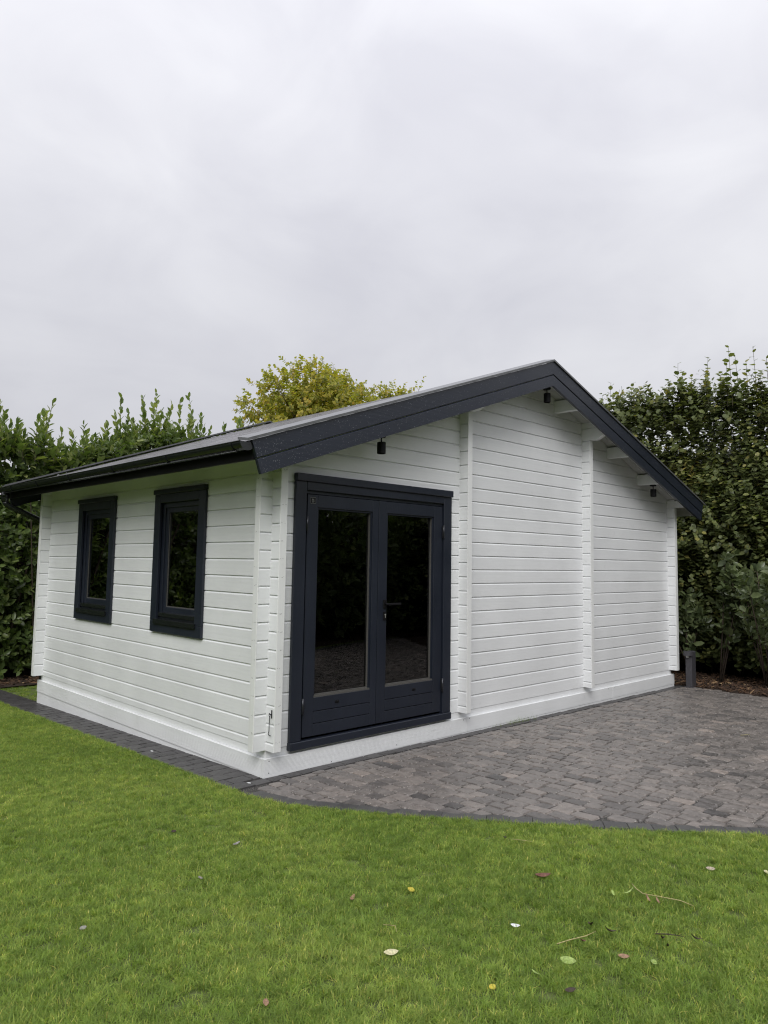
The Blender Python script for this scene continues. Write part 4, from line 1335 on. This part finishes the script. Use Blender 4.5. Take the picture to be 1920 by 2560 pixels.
tips = [(1.67, 4.55), (1.45, 4.3), (1.23, 4.50), (1.0, 4.35), (0.86, 4.3), (0.66, 4.45), (0.55, 4.35), (0.43, 4.66), (0.36, 4.5), (0.2, 4.4), (0.01, 4.67), (-0.1, 4.4), (-0.24, 4.42), (-0.36, 4.5), (-0.48, 4.72), (-0.55, 4.6), (-0.66, 4.5), (-0.78, 4.68), (-0.9, 4.52), (-1.05, 4.6), (-1.2, 4.7), (-1.4, 4.5)]
tall = np.array([(y_, z_ - float(top_right(y_)) + 0.2) for y_, z_ in tips])
B4 = np.stack([np.full(len(tall), 8.0) + rng.normal(0, .08, len(tall)), tall[:, 0], top_right(tall[:, 0]) - 0.2], 1)
D4 = np.stack([rng.normal(0, .06, len(tall)), rng.normal(0, .06, len(tall)), np.ones(len(tall))], 1)
f4 = shoots(B4, D4, tall[:, 1], 13, 0.118, 0.88, 55, 84, flat=.8, tone_mu=.58)
foliage([fr1, fr2, fr3, f2, f3, f4], M_hazel, hz, 300, ROUND_V)
stems("shoot_stems", np.concatenate([B3, B4, B1[::2]]), np.concatenate([D3, D4, D1[::2]]), np.concatenate([l3, tall[:, 1], np.full(len(B1[::2]), .34)]), 0.005, hz, M_twig)
n_ = 160
y = rng.uniform(-9, 7, n_)
stems("trunk_stems", np.stack([rng.uniform(8.4, 8.9, n_), y, zgv(8.5, y) - .05], 1), np.stack([rng.normal(0, .05, n_), rng.normal(0, .1, n_), np.ones(n_)], 1), rng.uniform(2.4, 3.4, n_), rng.uniform(.012, .03, n_), hz, M_bark, 6)
MB().box(9.15, 9.5, -10, 8.5, zg(9, 0) - 0.1, 3.3).build("hedge_light_block", M_bark, hz)  # added dark slab that keeps light from passing the foliage

# ---- unseen hedges: two added to block low skylight, one mirrored in the door
def far_hedge(name, label, p0, p1, h, seed):
    r2 = np.random.default_rng(seed)
    p0, p1 = np.array(p0), np.array(p1)
    d = p1 - p0; ln = np.linalg.norm(d); d = d / ln; nn = np.array([-d[1], d[0]])      # nn points into the garden
    mid = (p0 + p1) / 2
    r_ = root(name, (mid[0], mid[1], zg(*mid)), label, "hedge")
    n_ = int(ln * 150)
    t = r2.random(n_) * ln; q = p0 + d * t[:, None] + nn * (-np.abs(r2.normal(0, .3, n_)))[:, None]
    z0 = zgv(q[:, 0], q[:, 1]) + .1
    z = z0 + r2.random(n_) * (h + .3 * np.sin(t * 1.3) - .1)
    Bq = np.stack([q[:, 0], q[:, 1], z], 1)
    Dq = np.stack([nn[0] * .7 + r2.normal(0, .4, n_), nn[1] * .7 + r2.normal(0, .4, n_), np.abs(r2.normal(.6, .3, n_))], 1)
    foliage([shoots(Bq, Dq, r2.uniform(.3, .5, n_), 7, 0.20, 0.6, 35, 75)], M_laurel, r_, 0)
    a, b = p0 - nn * .75, p1 - nn * .75
    c, e = p0 - nn * 1.1, p1 - nn * 1.1
    zz = min(zg(*p0), zg(*p1)) - .1
    MB().extrude([tuple(a), tuple(b), tuple(e), tuple(c)], lambda X, Y: (X, Y, zz), lambda X, Y: (X, Y, h - .5)).build("hedge_light_block", M_bark, r_)  # dark slab added behind the leaves to stop light
far_hedge("garden_hedge", "unseen tall green hedge added on the window side to block low skylight", (-9.5, 7.5), (-9.5, -11.0), 4.3, 21)
far_hedge("garden_hedge", "unseen tall green hedge added opposite the door to block low skylight", (-9.0, -11.5), (4.6, -11.5), 4.3, 22)
far_hedge("garden_hedge", "clipped green hedge bounding the patio opposite the door", (3.7, -5.75), (8.4, -6.25), 2.6, 23)

# ---- laurel bushes in front of the right hedge
def bush(loc, h, spread, nst, label, lead=None):
    x0, y0 = loc
    z0 = zg(x0, y0)
    r_ = root("laurel_bush", (x0, y0, z0), label, "bush", "young laurel bushes in the mulch bed")
    st = MB()
    B, D, LN = [], [], []
    for k in range(nst):
        a = rng.uniform(0, 6.28)
        lean = rng.uniform(.10, .45) if k else 0.06
        hh = h * rng.uniform(.65, 1.0) if k else h
        tipx, tipy = x0 + math.cos(a) * lean * hh * spread, y0 + math.sin(a) * lean * hh * spread
        q = [Vector((x0 + rng.normal(0, .03), y0 + rng.normal(0, .03), z0 - 0.02)), Vector(((x0 + tipx) / 2 + rng.normal(0, .03), (y0 + tipy) / 2, z0 + hh * .5)), Vector((tipx, tipy, z0 + hh))]
        st.tube(q, [0.012, 0.009, 0.004], 6)
        for t in np.linspace(0.42, 1.0, 7):
            p_ = q[0].lerp(q[1], t * 2) if t < .5 else q[1].lerp(q[2], t * 2 - 1)
            for _ in range(1 if t < .7 else 2):
                B.append(p_); a2 = rng.uniform(0, 6.28)
                D.append((math.cos(a2) * .8, math.sin(a2) * .8, rng.uniform(.25, 1.0))); LN.append(rng.uniform(.14, .34) * (1.2 - .4 * t))
    st.build("stem", M_bark, r_)
    f = shoots(np.array([tuple(q) for q in B]), np.array(D), np.array(LN), 8, 0.158, 0.54, 25, 70, tone_mu=.55)
    foliage([f], M_shrub, r_, 120)
    stems("twigs", np.array([tuple(q) for q in B]), np.array(D), np.array(LN), 0.004, r_, M_twig)
bush((7.57, -0.31), 1.72, 1.0, 4, "young laurel with two bare brown stems behind the bollard light")
bush((7.42, -1.02), 1.55, 1.2, 6, "leafy young laurel at the right edge of the photo, over the mulch")
bush((7.75, 0.20), 1.15, 1.2, 5, "low dark laurel tucked behind the cabin's right corner")
bush((7.30, -1.75), 1.5, 1.2, 6, "young laurel beyond the right frame edge beside the mulch")

# ---- trees behind the cabin
def tree(loc, crown_c, crown_r, nleaf, label, seed, top_gap=0.0):
    x0, y0 = loc; z0 = zg(x0, y0)
    r_ = root("autumn_tree", (x0, y0, z0), label, "tree", "yellowing trees behind the cabin")
    rr = random.Random(seed)
    tr = MB().tube([(x0, y0, z0 - .1), (x0 + .05, y0, z0 + 1.4), (x0, y0 + .05, z0 + 2.6), (crown_c[0], crown_c[1], crown_c[2] - .3)], [.14, .11, .085, .05], 10)
    tr.build("trunk", M_bark, r_)
    lim = MB(); BB, DD, LL = [], [], []
    cc = Vector(crown_c)
    tips = []
    for k in range(54):
        th = rr.uniform(0, 6.28); ph = math.acos(rr.uniform(-.55, 1))
        d = Vector((math.sin(ph) * math.cos(th), math.sin(ph) * math.sin(th), math.cos(ph)))
        rad = rr.uniform(.55, 1.02) * (1 + .12 * math.sin(3 * th + seed))
        tip = cc + Vector((d.x * crown_r[0], d.y * crown_r[1], d.z * crown_r[2])) * rad
        st = cc + Vector((0, 0, -.9 + rr.uniform(-.7, .5)))
        mid = st.lerp(tip, .5) + Vector((rr.uniform(-.15, .15), rr.uniform(-.15, .15), .12))
        lim.tube([st, mid, tip], [.028, .016, .004], 5)
        if k % 6 == 0:
            BB.append(tuple(mid.lerp(tip, .8))); DD.append(tuple((tip - st).normalized())); LL.append(.5)
    nc = int(620 * crown_r[0] * crown_r[2] / 1.5)
    lump = [(Vector((rr.gauss(0, 1), rr.gauss(0, 1), rr.gauss(.2, .8))).normalized(), rr.uniform(-.46, .2)) for _ in range(20)]
    while nc > 0:
        d = Vector((rr.gauss(0, 1), rr.gauss(0, 1), rr.gauss(0, 1))).normalized()
        if d.z < -.6: continue
        sh_ = 1 + sum(am * max(0, d.dot(ld) - .7) / .3 for ld, am in lump)
        rad = sh_ * rr.random() ** .42
        p_ = cc + Vector((d.x * crown_r[0], d.y * crown_r[1], d.z * crown_r[2])) * rad
        BB.append(tuple(p_)); LL.append(rr.uniform(.15, .36))
        DD.append(tuple(d * .8 + Vector((rr.gauss(0, .5), rr.gauss(0, .5), rr.gauss(.15, .4))))); nc -= 1
    lim.build("limbs", M_bark, r_)
    f = shoots(np.array(BB), np.array(DD), np.array(LL), nleaf, 0.108, 0.85, 40, 80, droop=.25, tone_mu=.5, tone_sd=.22, flat=.4)
    foliage([f], M_yellow, r_, 300, ROUND_V, "crown")
    stems("twigs", np.array(BB), np.array(DD), np.array(LL), 0.004, r_, M_bark)
tree((8.0, 10.2), (8.35, 10.2, 5.15), (1.9, 1.6, 1.5), 12, "yellowing green tree rising behind the roof, the fuller crown", 3)
tree((12.4, 10.6), (11.9, 10.6, 5.75), (1.25, 1.1, 1.0), 8, "smaller yellowing tree just peeping over the roof slope", 9)

# ---- mulch chips and fallen leaves in the beds
def chips(poly_fn, n_, x0, x1, y0, y1, parent, seed):
    r2 = np.random.default_rng(seed)
    V, LT, LP, TN, o = [], [], [], [], 0
    c = 0
    fs_ = [(0, 1, 2, 3), (4, 5, 1, 0), (5, 6, 2, 1), (6, 7, 3, 2), (7, 4, 0, 3)]
    while c < n_:
        x, y = r2.uniform(x0, x1), r2.uniform(y0, y1)
        c += 1
        if not poly_fn(x, y): continue
        L, Wd, H = r2.uniform(.015, .10), r2.uniform(.008, .028), r2.uniform(.003, .010)
        Mx = np.array(Matrix.Translation((x, y, zg(x, y) + r2.uniform(0.0, .02))) @ Matrix.Rotation(r2.uniform(0, 6.28), 4, 'Z') @ Matrix.Rotation(r2.normal(0, .3), 4, 'Y') @ Matrix.Rotation(r2.normal(0, .3), 4, 'X'))
        bxv = np.array([(-L / 2, -Wd / 2, H), (L / 2, -Wd / 2 * .6, H), (L / 2, Wd / 2 * .7, H), (-L / 2, Wd / 2, H), (-L / 2, -Wd / 2, 0), (L / 2, -Wd / 2, 0), (L / 2, Wd / 2, 0), (-L / 2, Wd / 2, 0)])
        V.append(bxv @ Mx[:3, :3].T + Mx[:3, 3])
        LT += [4] * 5; LP += [q + o for f in fs_ for q in f]; o += 8
        TN += [float(np.clip(r2.beta(1.6, 2.4), 0, 1))] * 5
    tag(put("bark_chips", quick_mesh("bark_chips", np.concatenate(V), LT, LP, M_chip, TN), parent), kind="stuff")
chips(inside(mulch_poly), 4200, 6.4, 8.3, -3.0, 1.2, mulch, 1)
chips(inside([(-4, 6.45), (3.5, 6.4), (3.5, 7.3), (-4, 7.3)]), 2200, -2, 3.0, 6.4, 7.3, mulch2, 2)

# ================================================================== GRASS
def tuft_mesh(seed, nb, hmin, hmax, spread):
    r2 = random.Random(seed)
    V, F, TN = [], [], []
    for _ in range(nb):
        a, rr_ = r2.uniform(0, 6.28), spread * math.sqrt(r2.random())
        bx0, by0 = rr_ * math.cos(a), rr_ * math.sin(a)
        h = r2.uniform(hmin, hmax); wd = r2.uniform(0.0009, 0.0015)
        la = r2.uniform(0, 6.28); ln = h * r2.uniform(.3, 1.7)
        dx, dy = math.cos(la), math.sin(la)
        sx, sy = -dy * wd, dx * wd
        o = len(V)
        for t, ww in ((0, 1.0), (.5, .85), (1, 0)):
            px_, py_ = bx0 + dx * ln * t * t, by0 + dy * ln * t * t
            pz_ = h * (t - .18 * t * t * (ln / h))
            if ww: V += [(px_ - sx * ww, py_ - sy * ww, pz_), (px_ + sx * ww, py_ + sy * ww, pz_)]
            else: V += [(px_, py_, pz_)]
        F += [(o, o + 1, o + 3, o + 2), (o + 2, o + 3, o + 4)]
        tn = r2.random(); TN += [tn, tn]
    return quick_mesh("grass_tuft", V, [len(f) for f in F], [q for f in F for q in f], M_grass, TN, True)
tufts = bpy.data.collections.new("grass_tufts")             # source shapes, never linked to the scene
for k in range(5):
    tufts.objects.link(bpy.data.objects.new("grass_tuft", tuft_mesh(40 + k, 38, 0.010, 0.029, 0.034)))

def scatter_grass(name, poly, density, dz, label, smin=0.85, smax=1.15, seed=1):
    o = poly_obj(name, poly, M_lawn, dz, kind="stuff", label=label)
    ng = bpy.data.node_groups.new(name, 'GeometryNodeTree')
    ng.interface.new_socket("Geometry", in_out='INPUT', socket_type='NodeSocketGeometry')
    ng.interface.new_socket("Geometry", in_out='OUTPUT', socket_type='NodeSocketGeometry')
    n, l = ng.nodes, ng.links
    gi, go = n.new("NodeGroupInput"), n.new("NodeGroupOutput")
    dp_ = n.new("GeometryNodeDistributePointsOnFaces")
    dp_.inputs["Density"].default_value = density
    dp_.inputs["Seed"].default_value = seed
    ci = n.new("GeometryNodeCollectionInfo")
    ci.inputs["Collection"].default_value = tufts
    ci.inputs["Separate Children"].default_value = True
    ip = n.new("GeometryNodeInstanceOnPoints")
    ip.inputs["Pick Instance"].default_value = True
    rv = n.new("FunctionNodeRandomValue"); rv.data_type = 'FLOAT_VECTOR'
    rv.inputs[0].default_value = (-0.18, -0.18, 0); rv.inputs[1].default_value = (0.18, 0.18, 6.283)
    nz = n.new("ShaderNodeTexNoise"); nz.inputs["Scale"].default_value = 2.3; nz.inputs["Detail"].default_value = 4
    ps = n.new("GeometryNodeInputPosition"); l.new(ps.outputs[0], nz.inputs["Vector"])
    mrn = n.new("ShaderNodeMapRange")
    mrn.inputs["From Min"].default_value = .3; mrn.inputs["From Max"].default_value = .7
    mrn.inputs["To Min"].default_value = smin; mrn.inputs["To Max"].default_value = smax
    l.new(nz.outputs[0], mrn.inputs["Value"])
    l.new(gi.outputs[0], dp_.inputs["Mesh"])
    l.new(dp_.outputs["Points"], ip.inputs["Points"])
    l.new(ci.outputs[0], ip.inputs["Instance"])
    l.new(rv.outputs[0], ip.inputs["Rotation"])
    l.new(mrn.outputs[0], ip.inputs["Scale"])
    l.new(ip.outputs[0], go.inputs[0])
    md = o.modifiers.new("scatter", 'NODES'); md.node_group = ng
    return o
near_poly = [(-6.0, 9.0), (-0.343, 9.0), (-0.343, -0.28)] + [(q.x - 0.008, q.y - 0.006) for q in CVS[1:] if q.x < 3.4] + [(3.3, -6.2), (-4.5, -6.2), (-6, -4.5)]
scatter_grass("grass", near_poly, 1500, -0.003, "green mown grass of the front lawn")
scatter_grass("grass", [(0.03, YB + 0.06), (0.01, 5.4), (-0.01, 6.2), (3.4, 6.3), (3.4, YB + 0.06)], 170, -0.005, "thin shaded grass behind the cabin corner", seed=4)

# ================================================================== SMALL THINGS ON THE LAWN
def litter_mat(name, col, rough=0.6):
    mt, n, l, b = new_mat(name)
    geo = n.new("ShaderNodeNewGeometry")
    q = noise(n, l, 120, 4, geo.outputs["Position"])
    l.new(ramp(n, l, q, [(0.3, tuple(c * .6 for c in col)), (0.7, tuple(min(1, c * 1.25) for c in col))]), b.inputs["Base Color"])
    b.inputs["Roughness"].default_value = rough
    return mt
MC = {k: litter_mat("litter_" + k, c) for k, c in dict(brown=(.15, .065, .042), tan=(.30, .18, .11), pale=(.42, .35, .27), yellow=(.50, .42, .05), green=(.30, .40, .11), cream=(.56, .53, .32), white=(.78, .79, .80), dark=(.045, .030, .018), straw=(.42, .36, .16), grey=(.27, .26, .23)).items()}

def curled_leaf(L, wd, curl, fold):
    n = 7
    V, F = [], []
    for i in range(n):
        t = i / (n - 1)
        hw = wd * math.sin(math.pi * min(1, t * 0.96 + .04)) ** .75 / 2
        zc_ = curl * (t - .5) ** 2 * 4 * L * .25
        for s in (-1, -.5, 0, .5, 1):
            V.append((L * (t - .5), hw * s, zc_ + fold * abs(s) * hw))
    for i in range(n - 1):
        for j in range(4):
            F.append((i * 5 + j, i * 5 + j + 1, i * 5 + 6 + j, i * 5 + 5 + j))
    return V, F
def fallen(px_, py_, L, wd, rz, mt, label, curl=.5, fold=.35, name="fallen_leaf", tilt=0.3, dz=0.013):
    x, y = px_, py_
    V, F = curled_leaf(L, wd, curl, fold)
    o = MB().add(V, F, True).build(name, MC[mt])
    md = o.modifiers.new("thickness", 'SOLIDIFY'); md.thickness = 0.0008
    o.matrix_basis = Matrix.Translation((x, y, zg(x, y) + dz)) @ Matrix.Rotation(rz, 4, 'Z') @ Matrix.Rotation(tilt, 4, 'X')
    tag(o, label, "leaf", "fallen leaves on the lawn")
    return o
fallen(-0.10, -2.50, .085, .028, -.55, 'brown', "long curled reddish brown leaf, the largest brown one on the lawn", .8, .9)
fallen(0.58, -3.03, .045, .026, -1.0, 'pale', "pale pinkish leaf lying near the curved patio edge, right of the twig")
fallen(0.73, -3.24, .045, .028, .4, 'cream', "whitish leaf at the right edge of the photo on the lawn")
fallen(-0.70, -3.02, .062, .034, -1.1, 'green', "broad pale yellow green leaf below the dark forked twig", .5, .3, tilt=.4)
fallen(-0.52, -3.15, .045, .022, -.9, 'tan', "small orange brown leaf right of the broad yellow green leaf")
fallen(-0.48, -3.25, .035, .025, .3, 'green', "tiny lime green leaf right of the small orange brown leaf")
fallen(-1.05, -2.93, .034, .024, .1, 'yellow', "small orange yellow leaf alone near the lower middle of the lawn")
fallen(-1.14, -2.51, .060, .030, -.5, 'cream', "cream coloured leaf lying lower centre beside a pale bent stalk", .6, .5)
fallen(-0.67, -2.16, .045, .035, .5, 'yellow', "bright yellow ragged leaf in the centre of the lawn")
fallen(-0.93, -2.04, .060, .018, .55, 'tan', "narrow brown leaf left of the bright yellow ragged leaf", .9, .8)
fallen(-1.68, -2.45, .045, .022, .9, 'tan', "pale brown leaf at the lower left edge of the photo", .4, .5)
fallen(-1.07, -0.65, .035, .024, .2, 'dark', "dark shrivelled leaf nearest the window wall path")
fallen(-0.92, -1.07, .06, .016, .3, 'grey', "long grey withered leaf on the lawn facing the cabin corner")
fallen(-1.30, -1.35, .035, .024, 1.2, 'grey', "small grey shrivelled leaf left of centre in the lawn")
fallen(-1.91, -1.47, .032, .022, .2, 'grey', "grey leaf crumb low at the left of the lawn")
fallen(-0.88, -3.14, .045, .020, -.4, 'dark', "dark sunken leaf at the bottom below the broad yellow green leaf", dz=.02)
fallen(-0.86, -2.98, .040, .014, 1.3, 'green', "slim light green leaf left of the dark forked twig")
o = fallen(-0.61, -2.71, .040, .018, -1.0, 'white', "small white feather lying in the grass", .6, .3, "feather")
o["category"] = "feather"
del o["group"]

def twig(name, pts, r, mt, leaves, label):
    z_of = lambda q: (q[0], q[1], zg(q[0], q[1]) + q[2])
    r_ = root(name, z_of((pts[0][0], pts[0][1], 0.02)), label, "twig", "fallen twigs on the lawn")
    MB().tube([z_of(q) for q in pts], [r] * (len(pts) - 1) + [r * .5], 6).build("stalk", MC[mt], r_)
    for (x, y, h, L, wd, rz, lm) in leaves:
        V, F = curled_leaf(L, wd, .9, .8)
        Mx = Matrix.Translation(z_of((x, y, h))) @ Matrix.Rotation(rz, 4, 'Z') @ Matrix.Rotation(.4, 4, 'Y')
        MB().add([Mx @ Vector(q) for q in V], F, True).build("leaf", MC[lm], r_)
    return r_
twig("twig", [(0.10, -2.86, .028), (0.06, -2.90, .030), (0.03, -2.95, .030), (0.05, -3.02, .032), (0.08, -3.10, .030), (0.08, -3.16, .026)], .0022, 'straw',
     [(0.0, -2.90, .03, .055, .010, 2.6, 'green'), (0.0, -2.99, .026, .04, .010, -2.2, 'tan'), (0.01, -3.03, .026, .035, .010, -2.2, 'tan'), (-0.06, -2.85, .026, .035, .012, -2.3, 'green')],
     "long straw coloured stalk with dried seed heads on the right of the lawn")
twig("twig", [(-0.64, -2.93, .026), (-0.58, -2.95, .028), (-0.51, -2.98, .030), (-0.45, -2.99, .032)], .0020, 'straw',
     [(-0.42, -2.95, .034, .055, .014, .9, 'dark'), (-0.41, -3.03, .032, .06, .014, -.5, 'dark'), (-0.55, -2.99, .026, .03, .014, -.4, 'brown')],
     "broken twig with a light stalk and dark curled leaves")
twig("twig", [(-0.28, -3.16, .024), (-0.25, -3.20, .026), (-0.22, -3.25, .024)], .0026, 'dark',
     [(-0.30, -3.20, .024, .05, .012, .2, 'dark'), (-0.20, -3.29, .022, .05, .012, -.8, 'dark'), (-0.34, -3.24, .022, .05, .010, .4, 'dark')],
     "cluster of dark rotten twig scraps at the lower right of the lawn")
twig("twig", [(-1.02, -2.34, .028), (-1.00, -2.39, .034), (-1.02, -2.42, .026)], .0018, 'straw', [], "pale bent stalk above the cream coloured leaf")
twig("twig", [(0.19, -2.10, .026), (0.22, -2.16, .026), (0.24, -2.20, .024)], .0016, 'straw', [(0.17, -2.07, .026, .04, .022, .4, 'grey')], "short pale stalk with a grey leaf just off the patio edge")
twig("twig", [(4.02, -1.90, .006), (4.07, -1.95, .010), (4.12, -1.93, .006)], .0025, 'straw', [(4.05, -1.97, .008, .035, .012, .6, 'cream')], "small yellowish twig lying on the patio cobbles")

# bird droppings on the dark path
def splat(x, y, r, label):
    k = 11
    V = [(x + r * random.uniform(.6, 1.2) * math.cos(t) * .6, y + r * random.uniform(.6, 1.2) * math.sin(t), zg(x, y) + 0.004) for t in np.linspace(0, 6.28, k, False)]
    V += [(x, y, zg(x, y) + 0.007)]
    tag(MB().add(V, [(i, (i + 1) % k, k) for i in range(k)], True).build("bird_dropping", MC['white']), label, "dropping", "bird droppings on the path")
splat(-0.21, 1.36, .022, "white bird dropping half way along the dark path")
splat(-0.17, -0.055, .020, "white bird dropping on the dark pavers by the cabin corner")
# grass sprouting between plinth and patio
wd = root("weed_tuft", (3.0, -0.06, zg(3, -.06)), "sparse green weeds sprouting along the gable plinth by the patio", "weeds")
V, F = [], []
for _ in range(110):
    x = 2.55 + 0.85 * random.betavariate(2.2, 1.6); y = -0.030 - random.random() * .07
    h = random.uniform(.015, .07) * (1.4 if random.random() < .1 else .8); a = random.uniform(0, 6.28); l_ = h * random.uniform(.3, 1.1)
    z0 = zg(x, y); o_ = len(V)
    dx, dy = math.cos(a) * l_, -abs(math.sin(a)) * l_ * .7
    V += [(x - .0013, y, z0), (x + .0013, y, z0), (x + dx * .4 - .001, y + dy * .4, z0 + h * .6), (x + dx * .4 + .001, y + dy * .4, z0 + h * .6), (x + dx, y + dy, z0 + h)]
    F += [(o_, o_ + 1, o_ + 3, o_ + 2), (o_ + 2, o_ + 3, o_ + 4)]
me = quick_mesh("blades", V, [len(f) for f in F], [q for f in F for q in f], M_grass, [random.random() * .9 for _ in F], True)
tag(put("blades", me, wd), kind="stuff")
